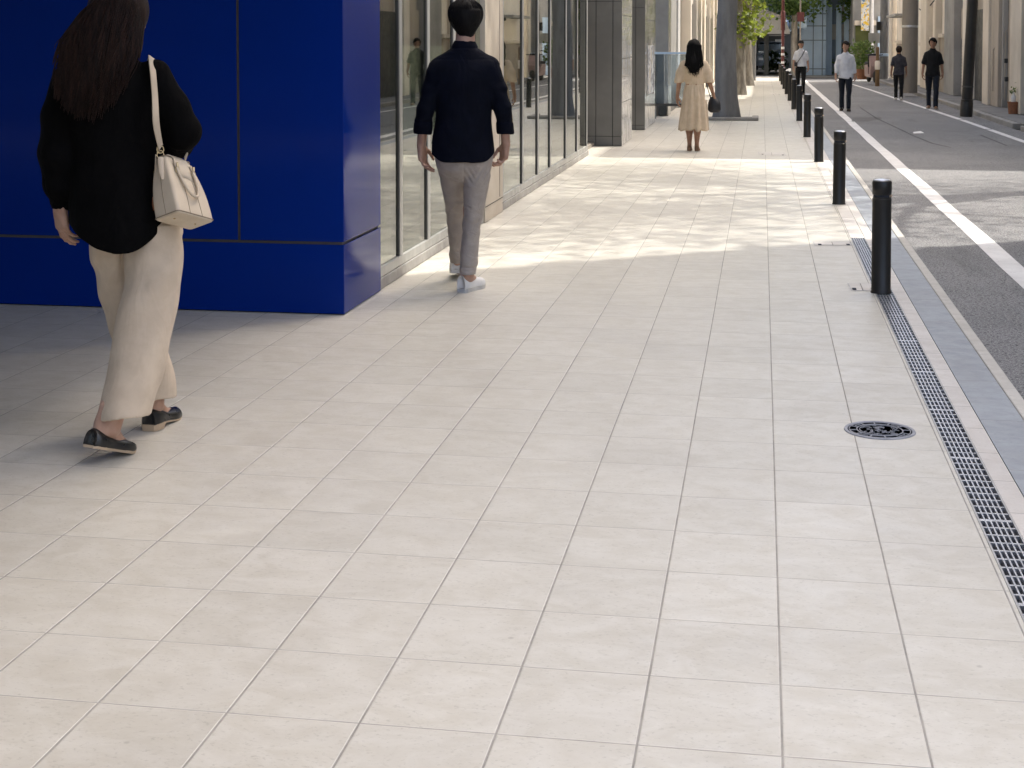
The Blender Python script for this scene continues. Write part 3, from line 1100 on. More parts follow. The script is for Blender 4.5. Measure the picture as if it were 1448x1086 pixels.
def banner_mat():
    t = NT('yellow_white_banner_print')
    a = t.mix(t.ramp(t.noise(6, 3, .6), .46, .52), (.70, .47, .04), (.62, .62, .60))
    b = t.mix(t.ramp(t.noise(9, 2, .5), .58, .64), a, (.10, .22, .38))
    return t.done(b, .7)


M['banner'] = banner_mat()
bn.add(v, f).build('sheet', M['banner'], t)
MB().tube([(-.40, 0, 1.12), (.05, 0, 1.12)], .015, 6).build('bracket', M['alu'], t)
# red-topped sign pole on the left pavement edge, far away
rp = at(1106.5, 112)
t = thing('sign_pole', 'tall faded red pole rising behind the last bollards', 'pole', rp)
MB().lathe([(.06, 0), (.055, 4.6)], n=16).build('shaft', M['red'], t, True)
MB().lathe([(.07, 1.95), (.09, 1.98), (.09, 2.7), (.07, 2.73)], n=16).build('sleeve', M['red'], t, True)
MB().lathe([(.085, 0), (.085, .5), (.065, .55)], n=16).build('base', M['red'], t, True)
m = MB()
for z in (.62, .95, 1.2):
    m.lathe([(.0602, z), (.064, z + .005), (.064, z + .09), (.0598, z + .095)], n=16)
m.build('sticker', M['white'], t)
# small things by the far kerb
t = thing('kerb_post', 'short brown post with cream cap by the far kerb', 'post', at(1240.5, 122, ZR + .1))
MB().lathe([(.075, 0), (.07, .55), (.07, .56)], n=20).build('shaft', M['wood'], t, True)
MB().lathe([(.085, .56), (.09, .58), (.09, .82), (.06, .86), (0, .87)], n=20).build('cap', M['cream2'], t, True)
MB().lathe([(.055, .86), (.055, 1.30), (.02, 1.33)], n=14).build('finial', M['wood'], t, True)


def plant(label, loc, h, n, r, leafm='leaf_dark', pot=True, size=.09, group=None):
    t = thing('potted_plant' if pot else 'shrub', label, 'plant', loc, 0, group)
    z0 = 0
    if pot:
        MB().lathe([(r * .38, 0), (r * .5, r * .75), (r * .54, r * .8), (r * .46, r * .8), (r * .42, r * .7), (0, r * .7)], n=20).build('pot', M['terracotta'], t, True)
        z0 = r * .7
    q = random.Random(n)
    m = MB()
    st = MB()
    for k in range(7):
        a = q.uniform(0, 6.28)
        st.tube([(0, 0, z0), (math.cos(a) * r * .3, math.sin(a) * r * .3, z0 + (h - z0) * .5), (math.cos(a) * r * .6, math.sin(a) * r * .6, h * .9)], [.012, .009, .004], 5)
    st.build('stem', M['bark'], t)
    for k in range(n):
        a, b = q.uniform(0, 6.28), q.random() ** .5
        zz = z0 + (h - z0) * q.uniform(.15, 1)
        p = Vector((math.cos(a) * r * b, math.sin(a) * r * b, zz))
        leaf(m, p, size * q.uniform(.6, 1.3), q)
    m.build('foliage', M[leafm], t, fix=False)
    return t


def leaf(m, p, s, q):
    d = Vector((q.gauss(0, 1), q.gauss(0, 1), q.gauss(-.1, .7))).normalized()
    u = d.cross(Vector((q.gauss(0, 1), q.gauss(0, 1), q.gauss(0, 1)))).normalized()
    nrm = d.cross(u)
    m.add([p, p + d * s * .45 + u * s * .34 + nrm * s * .06, p + d * s, p + d * s * .45 - u * s * .34 + nrm * s * .06], [(0, 1, 2, 3)])


bt = at(1433, 161, .0)
t = thing('flower_pot', 'brown pot with a white bottle of flowers at the beige pillar', 'plant pot', bt)
MB().lathe([(.10, 0), (.115, .22), (.125, .25), (.105, .25), (.10, .21), (0, .21)], n=20).build('pot', M['terracotta'], t, True)
MB().lathe([(.035, .21), (.05, .24), (.05, .36), (.02, .41), (.02, .45)], n=16).build('bottle', M['white'], t, True)
m = MB()
q = random.Random(5)
for k in range(40):
    leaf(m, Vector((q.gauss(0, .035), q.gauss(0, .035), .44 + abs(q.gauss(0, .06)))), .05, q)
m.build('foliage', M['leaf_dark'], t, fix=False)

plant('low green shrub at the foot of the blue grey building', at(1152, 104.5, 0), .75, 520, .8, 'leaf', False, .16)
plant('green shrub beside the entrance, right of the white capped man', at(1177, 105, 0), .8, 420, .55, 'leaf_dark', False, .16)
plant('leafy potted plant beneath the yellow banner', at(1219, 112, 0), 1.5, 600, .5, 'leaf_dark', True, .13)
plant('bushy green plant under the dark canopy at the street end', at(1097, 103, 0), 1.0, 500, .6, 'leaf_dark', False, .16)

# parked scooter seen small by the far kerb
sc_ = at(1234, 116.5, ZR + .1)
t = thing('parked_scooter', 'parked scooter with pinkish front and dark seat by the far kerb', 'scooter', sc_, R(8))
MB().lathe([(.0, -.06), (.16, -.06), (.21, -.04), (.21, .04), (.16, .06), (0, .06)], n=24).build('wheel', M['tyre'], t, True).matrix_basis = Matrix.Translation((0, -.45, .21)) @ Matrix.Rotation(R(90), 4, 'Y')
MB().lathe([(.0, -.06), (.16, -.06), (.21, -.04), (.21, .04), (.16, .06), (0, .06)], n=24).build('wheel', M['tyre'], t, True).matrix_basis = Matrix.Translation((0, .65, .21)) @ Matrix.Rotation(R(90), 4, 'Y')
M['pinkish'] = surf('pinkish_plastic', (.36, .25, .24), (.30, .21, .2), 6, .4)
m = MB().prism([(-.33, .25), (-.22, .28), (-.16, .95), (-.30, .98), (-.42, .6)], 0, -.17, .17)
m.build('front_shield', M['pinkish'], t)
MB().prism([(-.25, .18), (.75, .22), (.85, .62), (.3, .66), (.15, .3), (-.2, .27)], 0, -.14, .14).build('body', M['pinkish'], t)
MB().box(-.13, .13, .12, .85, .64, .76, .04).build('seat', M['dark_cloth'], t)
MB().tube([(-.32, -.2, 1.02), (0, -.28, .98), (.32, -.2, 1.02)], .018, 8).build('handlebar', M['black_metal'], t)
MB().lathe([(0, 0), (.05, .01), (.055, .03), (0, .04)], c=(-.28, -.22, 1.14), n=12).build('mirror', M['iron'], t, True)
MB().box(-.20, .20, -.18, -.02, .55, 1.06, .05).build('rain_cover', M['dark_cloth'], t)

# ------------------------------------------------------------------ street end
t = thing('canopy_building', 'dark entrance under a grey canopy at the end of the street', 'building', (0, 68, 0))
YE = 67.5
ca, cb_ = on_y(1062, 48, YE), on_y(1131, 48, YE)
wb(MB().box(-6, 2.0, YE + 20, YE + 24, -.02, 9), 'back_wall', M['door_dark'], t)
zc = on_y(1100, 48, YE).z
zt = on_y(1100, 22, YE).z
x0, x1 = on_y(1060, 48, YE).x, on_y(1117, 48, YE).x
m = MB()
m.prism([(x0 - 3, zc), (x1, zc), (x1, zc + .12), (x1 - .25, zt - .05), (x1 - 1.0, zt + .25), (x0 - 3, zt + .35)], 1, YE, YE + 19.9)
wb(m, 'canopy', M['grey_wall'], t)
wb(MB().box(x1 + .02, x1 + .75, YE + .3, YE + 19.9, zc + .25, zt + .05, .02), 'canopy_end', M['bluewall'], t)
wb(MB().box(x0 - 2, x0 + .25, YE + 1, YE + 19.9, -.02, zc - .005), 'side_wall', M['grey_stone'], t)
for px in (1084, 1128):
    x = on_y(px, 60, YE).x
    wb(MB().box(x - .10, x + .10, YE + .6, YE + .8, -.02, zc - .005, .01), 'column', M['door_dark'], t)
t = thing('notice_board', 'small pale notice board under the dark canopy', 'sign', on_y(1101, 58, YE + 19.5))
wb(MB().box(t.location.x - .2, t.location.x + .2, YE + 19.5, YE + 19.55, t.location.z - .28, t.location.z + .1, .01), 'board', M['alu'], t)

t = thing('blue_grey_building', 'blue grey clad building closing the end of the street', 'building', (2.5, 70, 0))
xa, xb = on_y(1131, 50, 69).x, on_y(1168, 50, 69).x
xc = on_y(1212, 50, 69).x
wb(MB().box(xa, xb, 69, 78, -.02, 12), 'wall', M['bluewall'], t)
m = MB()
for z in (.25, 1.55, 2.2, 2.75, 3.4):
    m.box(xa - .01, xb + .005, 68.985, 68.999, z, z + .04)
for px in (1150, 1163):
    x = on_y(px, 50, 69).x
    m.box(x - .02, x + .02, 68.98, 68.9985, -.02, 5)
wb(m, 'seam', M['bluedark'], t)
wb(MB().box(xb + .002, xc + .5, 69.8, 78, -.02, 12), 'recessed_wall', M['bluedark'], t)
m = MB()
for px, w in ((1172, .14), (1186, .12), (1200, .2)):
    x = on_y(px, 50, 69.6).x
    m.box(x - w, x + w, 69.55, 69.795, -.02, 3.2, .01)
wb(m, 'pilaster', M['bluewall'], t)
m = MB()
for px, z in ((1178, 2.1), (1193, 2.1), (1193, 3.0)):
    x = on_y(px, 50, 69.6).x
    m.box(x - .16, x + .16, 69.76, 69.798, z - .5, z + .2)
o = wb(m, 'window', M['pale_stone'], t)
t = thing('red_sign_plate', 'small red square sign on a thin grey pole by the street end', 'sign', at(1131, 109, 0))
MB().lathe([(.035, 0), (.03, 4)], n=10).build('pole', M['pole_concrete'], t, True)
MB().box(-.13, .16, -.06, -.035, 2.35, 2.75, .01).build('plate', M['red'], t)
t = thing('far_shops', 'green and dark shopfronts beyond the white sleeved man', 'building', (5, 66, 0))
xa, xb = on_y(1206, 50, 66.5).x, on_y(1262, 50, 66.5).x
wb(MB().box(xa, xb + 2, 66.5, 74, -.02, 11), 'wall', M['grey_wall'], t)
M['olive'] = surf('olive_green_render', (.10, .115, .035), (.075, .09, .028), 1.5, .8)
wb(MB().box(xa + .1, xa + .85, 66.3, 66.498, -.02, 2.2, .01), 'shopfront', M['olive'], t)
wb(MB().box(xa + 1.05, xa + 1.4, 66.35, 66.498, -.02, 2.6, .01), 'door', M['bluewall'], t)
wb(MB().box(xa + .05, xa + .95, 66.1, 66.499, 2.21, 2.42, .01), 'awning', M['cream'], t)

# parked car under the canopy
cp_ = at(1093, 101, 0)
cp_.y = 82
cp_.x = on_y(1089, 90, 82).x
t = thing('parked_car', 'pale blue parked car under the grey canopy, paint darkened for the shade', 'car', (cp_.x, cp_.y, -.02), R(90))


def car_body(m, sec):
    v, f = [], []
    n = len(sec[0][1])
    for x, ring in sec:
        v += [(x, yy, zz) for yy, zz in ring]
    for i in range(len(sec) - 1):
        for j in range(n):
            f.append((i * n + j, i * n + (j + 1) % n, (i + 1) * n + (j + 1) % n, (i + 1) * n + j))
    f.append(tuple(range(n)))
    f.append(tuple((len(sec) - 1) * n + j for j in range(n))[::-1])
    return m.add(v, f)


def ring(w, z0, z1):
    return [(-w, z0 + .08), (-w * .97, z0), (w * .97, z0), (w, z0 + .08), (w, z1 - .12), (w * .88, z1), (-w * .88, z1), (-w, z1 - .12)]


car_body(MB(), [(-1.78, ring(.62, .35, .66)), (-1.7, ring(.74, .25, .78)), (-1.0, ring(.80, .2, .92)), (0, ring(.81, .2, .95)), (1.2, ring(.80, .2, .95)), (1.68, ring(.76, .25, .86)), (1.76, ring(.66, .35, .7))]).build('body', M['car_paint'], t, True)
car_body(MB(), [(-1.05, ring(.70, .88, 1.0)), (-.5, ring(.64, .9, 1.46)), (.6, ring(.64, .9, 1.48)), (1.5, ring(.68, .88, 1.0))]).build('cabin', M['bluish_glass'], t, True)
car_body(MB(), [(-.55, ring(.58, 1.42, 1.53)), (.65, ring(.58, 1.42, 1.54))]).build('roof', M['car_paint'], t, True)
for x in (-1.15, 1.15):
    for s in (-1, 1):
        w = MB().lathe([(.0, -.09), (.22, -.09), (.30, -.06), (.30, .06), (.22, .09), (0, .09)], n=24).build('wheel', M['tyre'], t, True)
        w.matrix_basis = Matrix.Translation((x, s * .72, .30)) @ Matrix.Rotation(R(90), 4, 'X')
        MB().lathe([(0, .092), (.17, .095), (.19, .085)], n=16).build('rim', M['steel'], w, True)
for s in (-1, 1):
    MB().box(-1.80, -1.72, s * .5 - .12, s * .5 + .12, .55, .68, .02).build('headlight', M['white'], t)

# ------------------------------------------------------------------ trees


def tree(label, loc, h, r0, lean=(0, 0), crown_z=(3.4, 8), crown_r=2.4, nleaf=3600, leafm='leaf', bark='bark', seed=1, size=.15, low=0, flare=.3, group='street trees along the pavement', centre=(0, 0), spread=1.0):
    t = thing('street_tree', label, 'tree', loc, 0, group)
    q = random.Random(seed)
    m = MB()
    pts, rad = [], []
    for i in range(15):
        k = i / 14
        z = h * .55 * k
        pts.append((lean[0] * z + .02 * math.sin(z * 2 + seed), lean[1] * z + .02 * math.cos(z * 1.7 + seed), z))
        rad.append(r0 * (1 - .38 * k) * (1 + (flare * math.exp(-z * 5.0) if flare else 0)))
    m.tube(pts, rad, 18)
    o = m.build('trunk', M[bark], t, True)
    top = Vector(pts[-1])
    lm = MB()
    tips = []
    for i in range(9):
        a = i * 2.4 + seed
        st = Vector(pts[7 + i % 8])
        e = Vector((centre[0] * .7, centre[1] * .7, 0)) + top + Vector((math.cos(a) * crown_r * .7, math.sin(a) * crown_r * .7, q.uniform(-.1, .5) * (crown_z[1] - crown_z[0])))
        mid = (st + e) / 2 + Vector((0, 0, .35))
        lm.tube([st, mid, e], [r0 * .38, r0 * .24, r0 * .07], 8)
        tips += [mid, e]
    lm.build('limb', M[bark], o, True)
    f = MB()
    clumps = []
    zc, zr = (crown_z[0] + crown_z[1]) / 2, (crown_z[1] - crown_z[0]) / 2
    for i in range(46):
        a, b, c = q.uniform(0, 6.28), q.random() ** .4, q.uniform(-1, 1)
        rr_ = crown_r * math.sqrt(max(.08, 1 - c * c)) * b
        clumps.append((Vector((centre[0] + lean[0] * zc + math.cos(a) * rr_, centre[1] + lean[1] * zc + math.sin(a) * rr_, zc + c * zr)), q.uniform(.28, .62) * spread))
    for i in range(low):
        a = q.uniform(0, 6.28)
        clumps.append((Vector((math.cos(a) * r0 * 2.2, math.sin(a) * r0 * 2.2 - .2, q.uniform(crown_z[0] - 2.0, crown_z[0] + .3))), q.uniform(.14, .3)))
    for c, s in clumps:
        for k in range(int(nleaf / len(clumps))):
            p = c + Vector((q.gauss(0, s), q.gauss(0, s), q.gauss(0, s * .7)))
            leaf(f, p, size * q.uniform(.6, 1.3), q)
    f.build('crown', M[leafm], t, fix=False)
    return t


tg = at(1026, 169)
tree('nearest street tree with a smooth dark grey trunk and square tree pit', tg, 11, .215, (.012, 0), (4.6, 10), 2.6, 2600, 'leaf_dark', 'bark_dark', 2, .17)
t = thing('tree_pit', 'low stone tree surround at the foot of the nearest grey trunk', 'tree pit', tg)
MB().box(-.62, .62, -.42, -.30, .003, .06, .012).box(-.62, -.5, -.295, .5, .003, .06, .012).box(.5, .62, -.295, .5, .003, .06, .012).build('border', M['far_kerb'], t)
MB().box(-.495, .495, -.295, .5, .002, .03).build('soil', M['dark_patch'], t)
tree('pale barked street tree, second along the pavement, sunlit leaves', at(1047, 134), 10, .16, (-.03, 0), (3.7, 8.5), 2.3, 3000, 'leaf', 'bark', 5, .16, 10)
tree('third pale street tree, taller trunk with yellow green leaves', at(1054, 121), 11, .23, (.0, 0), (3.75, 9), 2.7, 3800, 'leaf', 'bark', 8, .17, 14)
tree('slim far street tree with greenish trunk beside the dark entrance', at(1064, 114), 10, .11, (.0, 0), (4.2, 9), 2.4, 3000, 'leaf', 'bark_dark', 12, .17, 10)
tree('dark green tree hanging over the grey canopy at the street end', at(1124, 106.5, 0), 9, .16, (-.02, 0), (2.85, 8), 2.8, 9000, 'leaf_dark', 'bark', 15, .2, 4)
tree('dark leafy tree in front of the far green shopfront', at(1213, 106, 0), 9, .17, (.0, 0), (3.0, 8), 2.0, 4200, 'leaf_dark', 'bark_dark', 19, .2, 16)
tree('tall street tree across the road, right of the frame, shading the pavement', (5.0, 17.6, 0), 17, .24, (-.02, .02), (10.6, 13.6), 4.4, 24000, 'leaf', 'bark', 23, .115, 0, .3, 'street trees across the road', (-.6, .4), 1.5)

# ------------------------------------------------------------------ organic shapes: distance fields meshed as one surface
V3 = lambda *p: np.array(p, dtype=np.float64)


def hermite(z, zs, vs):
    """smooth curve through the rows of a profile table"""
    zs, vs = np.asarray(zs, float), np.asarray(vs, float)
    d = np.gradient(vs, zs) if len(zs) > 2 else np.full(len(zs), (vs[-1] - vs[0]) / (zs[-1] - zs[0]))
    i = np.clip(np.searchsorted(zs, z) - 1, 0, len(zs) - 2)
    h = zs[i + 1] - zs[i]
    t = np.clip((z - zs[i]) / h, 0, 1)
    return ((2 * t ** 3 - 3 * t ** 2 + 1) * vs[i] + (t ** 3 - 2 * t ** 2 + t) * h * d[i] + (-2 * t ** 3 + 3 * t ** 2) * vs[i + 1] + (t ** 3 - t ** 2) * h * d[i + 1])


class Fld:
    def __init__(s, lo, hi, h):
        s.lo, s.h = np.array(lo, float), h
        s.n = np.ceil((np.array(hi, float) - s.lo) / h).astype(int) + 1
        s.F = np.full(tuple(s.n), .3, np.float32)
        s.ax = [s.lo[i] + np.arange(s.n[i]) * h for i in range(3)]

    def sub(s, lo, hi):
        a = [int(max(0, math.floor((lo[i] - s.lo[i]) / s.h))) for i in range(3)]
        b = [int(min(s.n[i], math.ceil((hi[i] - s.lo[i]) / s.h) + 1)) for i in range(3)]
        sl = tuple(slice(a[i], max(a[i], b[i])) for i in range(3))
        return sl, s.ax[0][sl[0]][:, None, None], s.ax[1][sl[1]][None, :, None], s.ax[2][sl[2]][None, None, :]

    def put(s, lo, hi, fn, k=.02):
        m = .03 + k
        sl, X, Y, Z = s.sub([c - m for c in lo], [c + m for c in hi])
        d = np.broadcast_to(fn(X, Y, Z), s.F[sl].shape)
        a = s.F[sl]
        if k > 0:
            h = np.maximum(k - np.abs(a - d), 0) / k
            s.F[sl] = np.minimum(a, d) - h * h * k * .25
        else:
            s.F[sl] = np.minimum(a, d)
        return s

    def cone(s, p0, p1, r0, r1, k=.02, flat=None, fs=1.0):
        """tapered capsule; flat = direction along which it is thinned by fs"""
        p0, p1 = V3(*p0), V3(*p1)
        d = p1 - p0
        dd = max(float(d @ d), 1e-9)

        def fn(X, Y, Z):
            x, y, z = X - p0[0], Y - p0[1], Z - p0[2]
            t = np.clip((x * d[0] + y * d[1] + z * d[2]) / dd, 0, 1)
            x, y, z = x - t * d[0], y - t * d[1], z - t * d[2]
            q = x * x + y * y + z * z
            if flat is not None:
                n = x * flat[0] + y * flat[1] + z * flat[2]
                q = q + n * n * (1 / fs ** 2 - 1)
            return np.sqrt(q) - (r0 + (r1 - r0) * t)
        r = max(r0, r1)
        return s.put(np.minimum(p0, p1) - r, np.maximum(p0, p1) + r, fn, k)

    def chain(s, pts, rs, k=.02, flat=None, fs=1.0):
        for a, b, ra, rb in zip(pts, pts[1:], rs, rs[1:]):
            s.cone(a, b, ra, rb, k, flat, fs)
        return s

    def ell(s, c, r, k=.02, rot=0.0, tilt=0.0):
        c, r = V3(*c), V3(*r)
        ca, sa, ct, st = math.cos(rot), math.sin(rot), math.cos(tilt), math.sin(tilt)

        def fn(X, Y, Z):
            x, y, z = X - c[0], Y - c[1], Z - c[2]
            x, y = x * ca + y * sa, -x * sa + y * ca
            y, z = y * ct + z * st, -y * st + z * ct
            q = np.sqrt((x / r[0]) ** 2 + (y / r[1]) ** 2 + (z / r[2]) ** 2)
            return (q - 1) * min(r) * (1 + .25 * np.minimum(q, 1))
        m = max(r)
        return s.put(c - m, c + m, fn, k)

    def prof(s, rows, k=.02, yaw=0.0, pw=2.0):
        """stack of ellipses: rows of (z, cx, cy, a, b) with z rising"""
        R_ = np.array(rows, float)
        ca, sa = math.cos(yaw), math.sin(yaw)

        def fn(X, Y, Z):
            z = Z.ravel()
            cx, cy, a, b = [hermite(z, R_[:, 0], R_[:, i])[None, None, :] for i in (1, 2, 3, 4)]
            x, y = X - cx, Y - cy
            x, y = x * ca + y * sa, -x * sa + y * ca
            q = (np.abs(x / a) ** pw + np.abs(y / b) ** pw) ** (1 / pw)
            d = (q - 1) * np.minimum(a, b)
            return np.maximum(d, np.maximum(R_[0, 0] - Z, Z - R_[-1, 0]))
        m = max((R_[:, 3:]).max(), .02)
        lo = [(R_[:, 1]).min() - m, (R_[:, 2]).min() - m, R_[0, 0]]
        hi = [(R_[:, 1]).max() + m, (R_[:, 2]).max() + m, R_[-1, 0]]
        return s.put(lo, hi, fn, k)

    def cut(s, fn):
        """keep only where fn <= 0"""
        s.F = np.maximum(s.F, fn(s.ax[0][:, None, None], s.ax[1][None, :, None], s.ax[2][None, None, :]).astype(np.float32))
        return s

    def disp(s, fn):
        s.F = s.F + np.where(np.abs(s.F) < .07, fn(s.ax[0][:, None, None], s.ax[1][None, :, None], s.ax[2][None, None, :]), 0).astype(np.float32)
        return s

    def mesh(s, name, mat, parent=None, relax=1):
        F = s.F
        F[0], F[-1], F[:, 0], F[:, -1], F[:, :, 0], F[:, :, -1] = (.3,) * 6
        S = F < 0
        c = S[:-1, :-1, :-1].astype(np.int8)
        for i in (0, 1):
            for j in (0, 1):
                for k in (0, 1):
                    if i + j + k:
                        c = c + S[i:F.shape[0] - 1 + i, j:F.shape[1] - 1 + j, k:F.shape[2] - 1 + k]
        I = np.argwhere((c > 0) & (c < 8))
        idx = np.full(c.shape, -1, np.int64)
        idx[I[:, 0], I[:, 1], I[:, 2]] = np.arange(len(I))
        corner = {}
        for i in (0, 1):
            for j in (0, 1):
                for k in (0, 1):
                    corner[i, j, k] = F[I[:, 0] + i, I[:, 1] + j, I[:, 2] + k]
        P = np.zeros((len(I), 3))
        W = np.zeros(len(I))
        for ax in range(3):
            o1, o2 = [q for q in range(3) if q != ax]
            for u in (0, 1):
                for v in (0, 1):
                    a = [0, 0, 0]
                    a[o1], a[o2] = u, v
                    b = list(a)
                    b[ax] = 1
                    fa, fb = corner[tuple(a)], corner[tuple(b)]
                    x = (fa < 0) != (fb < 0)
                    t = np.where(x, fa / np.where(x, fa - fb, 1), 0)
                    pt = np.zeros((len(I), 3))
                    pt[:, o1], pt[:, o2], pt[:, ax] = u, v, t
                    P += pt * x[:, None]
                    W += x
        P = (I + P / W[:, None]) * s.h + s.lo
        quads = []
        for ax in range(3):
            o1, o2 = [(1, 2), (2, 0), (0, 1)][ax]
            A = np.moveaxis(S, ax, 0)
            d = A[1:] != A[:-1]
            e = np.argwhere(np.moveaxis(d, 0, ax))
            e = e[(e[:, o1] > 0) & (e[:, o2] > 0) & (e[:, o1] < c.shape[o1]) & (e[:, o2] < c.shape[o2])]
            q = []
            for u, v in ((-1, -1), (0, -1), (0, 0), (-1, 0)):
                w = e.copy()
                w[:, o1] += u
                w[:, o2] += v
                q.append(idx[w[:, 0], w[:, 1], w[:, 2]])
            q = np.stack(q, 1)
            inside = S[e[:, 0], e[:, 1], e[:, 2]]
            q[~inside] = q[~inside][:, ::-1]
            quads.append(q)
        Q = np.concatenate(quads)
        Q = Q[(Q >= 0).all(1)]
        for _ in range(relax):
            acc = np.zeros_like(P)
            cnt = np.zeros(len(P))
            for a, b in ((0, 1), (1, 2), (2, 3), (3, 0)):
                for u, v in ((a, b), (b, a)):
                    np.add.at(acc, Q[:, u], P[Q[:, v]])
                    np.add.at(cnt, Q[:, u], 1)
            P = P * .4 + .6 * acc / np.maximum(cnt, 1)[:, None]
        me = bpy.data.meshes.new(name)
        me.vertices.add(len(P))
        me.vertices.foreach_set('co', P.astype(np.float32).ravel())
        me.loops.add(Q.size)
        me.loops.foreach_set('vertex_index', Q.astype(np.int32).ravel())
        me.polygons.add(len(Q))
        me.polygons.foreach_set('loop_start', np.arange(0, Q.size, 4, dtype=np.int32))
        me.update(calc_edges=True)
        me.validate()
        me.materials.append(mat)
        me.shade_smooth()
        o = bpy.data.objects.new(name, me)
        COL.objects.link(o)
        if parent is not None:
            o.parent = parent
        return o


def nz(seed, f, n=5, warp=1.2):
    """smooth cloth-fold noise, about -1..1; f = frequency along x, y, z"""
    g = np.random.default_rng(seed)
    K = g.normal(0, 1, (n, 3)) * np.array(f)
    ph = g.uniform(0, 6.28, n)
    K2 = g.normal(0, .6, (n, 3)) * np.array(f)

    def fn(X, Y, Z):
        r = 0
        for i in range(n):
            w = np.sin(K2[i, 0] * X + K2[i, 1] * Y + K2[i, 2] * Z + ph[i] * 2)
            r = r + np.sin(K[i, 0] * X + K[i, 1] * Y + K[i, 2] * Z + ph[i] + warp * w)
        return r / n * 1.6
    return fn


def unit(v):
    v = np.array(v, float)
    return v / np.linalg.norm(v)


def hand(F, w, d, n, t, s=1.0, curl=(18, 30, 22), spread=.10, k=.006):
    """palm, four unequal fingers and a side thumb; w wrist, d finger direction, n the way the palm faces, t thumb side"""
    w, d = V3(*w), unit(d)
    n = unit(np.array(n, float) - d * np.dot(n, d))
    t = unit(np.array(t, float) - d * np.dot(t, d) - n * np.dot(t, n))
    offs = (.030, .0105, -.0095, -.028)
    base = (.086, .090, .086, .078)
    lens = ((.043, .026, .021), (.047, .030, .022), (.044, .028, .022), (.034, .021, .019))
    for i in range(4):
        kn = w + d * base[i] * s + t * offs[i] * s
        F.cone(w + t * offs[i] * .55 * s + d * .004, kn, .0150 * s, .0112 * s, .014)
        F.cone(w + d * .03 * s + t * offs[i] * .7 * s, kn - n * .001, .0145 * s, .0105 * s, .012)
        p, ang = kn, 0
        dirn = unit(d + t * spread * (1.5 - i) * .5)
        r = (.0094, .0085, .0077, .0066)
        rr = [q * s * (.88 if i == 3 else 1) for q in r]
        for j in range(3):
            ang += math.radians(curl[j] * (1 + .12 * i))
            dv = dirn * math.cos(ang) + n * math.sin(ang)
            p2 = p + dv * lens[i][j] * s
            F.cone(p, p2, rr[j], rr[j + 1], k)
            p = p2
    b = w + d * .022 * s + t * .022 * s + n * .004
    e1 = b + (d * .62 + t * .62 + n * .42) * .040 * s
    e2 = e1 + (d * .88 + t * .18 + n * .42) * .032 * s
    e3 = e2 + (d * .92 - t * .05 + n * .36) * .025 * s
    F.cone(b, e1, .0165 * s, .0118 * s, .014)
    F.cone(e1, e2, .0112 * s, .0098 * s, k)
    F.cone(e2, e3, .0096 * s, .0076 * s, k)
    F.ell(b + d * .02 * s - t * .004, (.019 * s, .019 * s, .019 * s), .015)


def head(F, c, s=1.0, yaw=0.0, k=.012, tilt=0.0):
    """head with brow, eye sockets, nose, lips, chin and ears; faces +y turned by yaw"""
    ca, sa = math.cos(yaw), math.sin(yaw)

    def p(x, y, z):
        return (c[0] + (x * ca - y * sa) * s, c[1] + (x * sa + y * ca) * s, c[2] + z * s)
    F.ell(p(0, -.012, .028), (.074 * s, .094 * s, .088 * s), .01, yaw)
    F.ell(p(0, .020, -.045), (.056 * s, .066 * s, .074 * s), .05, yaw)
    F.ell(p(0, .062, -.098), (.020 * s, .018 * s, .015 * s), .03, yaw)
    F.cone(p(0, .078, .012), p(0, .104, -.024), .008 * s, .0125 * s, .014)
    F.ell(p(-.011, .090, -.030), (.008 * s,) * 3, .01)
    F.ell(p(.011, .090, -.030), (.008 * s,) * 3, .01)
    F.cone(p(-.036, .076, .030), p(.036, .076, .030), .010 * s, .010 * s, .02)
    F.cone(p(-.020, .078, -.060), p(.020, .078, -.060), .0075 * s, .0075 * s, .008)
    F.cone(p(-.016, .076, -.070), p(.016, .076, -.070), .0085 * s, .0085 * s, .008)
    for q in (-1, 1):
        F.ell(p(q * .047, .058, -.028), (.024 * s, .020 * s, .018 * s), .03, yaw)
        F.ell(p(q * .032, .074, .008), (.0125 * s, .009 * s, .0075 * s), .008, yaw)
        F.ell(p(q * .078, -.006, -.012), (.010 * s, .019 * s, .032 * s), .008, yaw - q * .3)
        F.ell(p(q * .084, -.014, -.004), (.006 * s, .013 * s, .022 * s), .006, yaw - q * .5)


def strands(rows, rad, n=4):
    m = MB()
    for pts in rows:
        k = len(pts)
        m.tube(pts, [rad * (.35 + .65 * math.sin(math.pi * min(.96, (.18 + .8 * i / (k - 1))))) for i in range(k)], n, cap=False)
    return m


def join_into(o, mb):
    """append plain shapes to an organic mesh so that they stay one object"""
    me2 = bpy.data.meshes.new('tmp')
    me2.from_pydata(mb.v, [], mb.f)
    bm = bmesh.new()
    bm.from_mesh(o.data)
    bm.from_mesh(me2)
    bm.to_mesh(o.data)
    bm.free()
    bpy.data.meshes.remove(me2)
    o.data.shade_smooth()


def face_to(px, py, z=0.0, extra=0.0):
    """standing point and yaw so that local +y runs along the sight line through that pixel"""
    p = at(px, py, z)
    r = ray(px, py)
    return p, -math.atan2(r.x, r.y) + extra


def shoe(parent, *a_, **k_):
    return shoe_(parent, *a_, **k_)


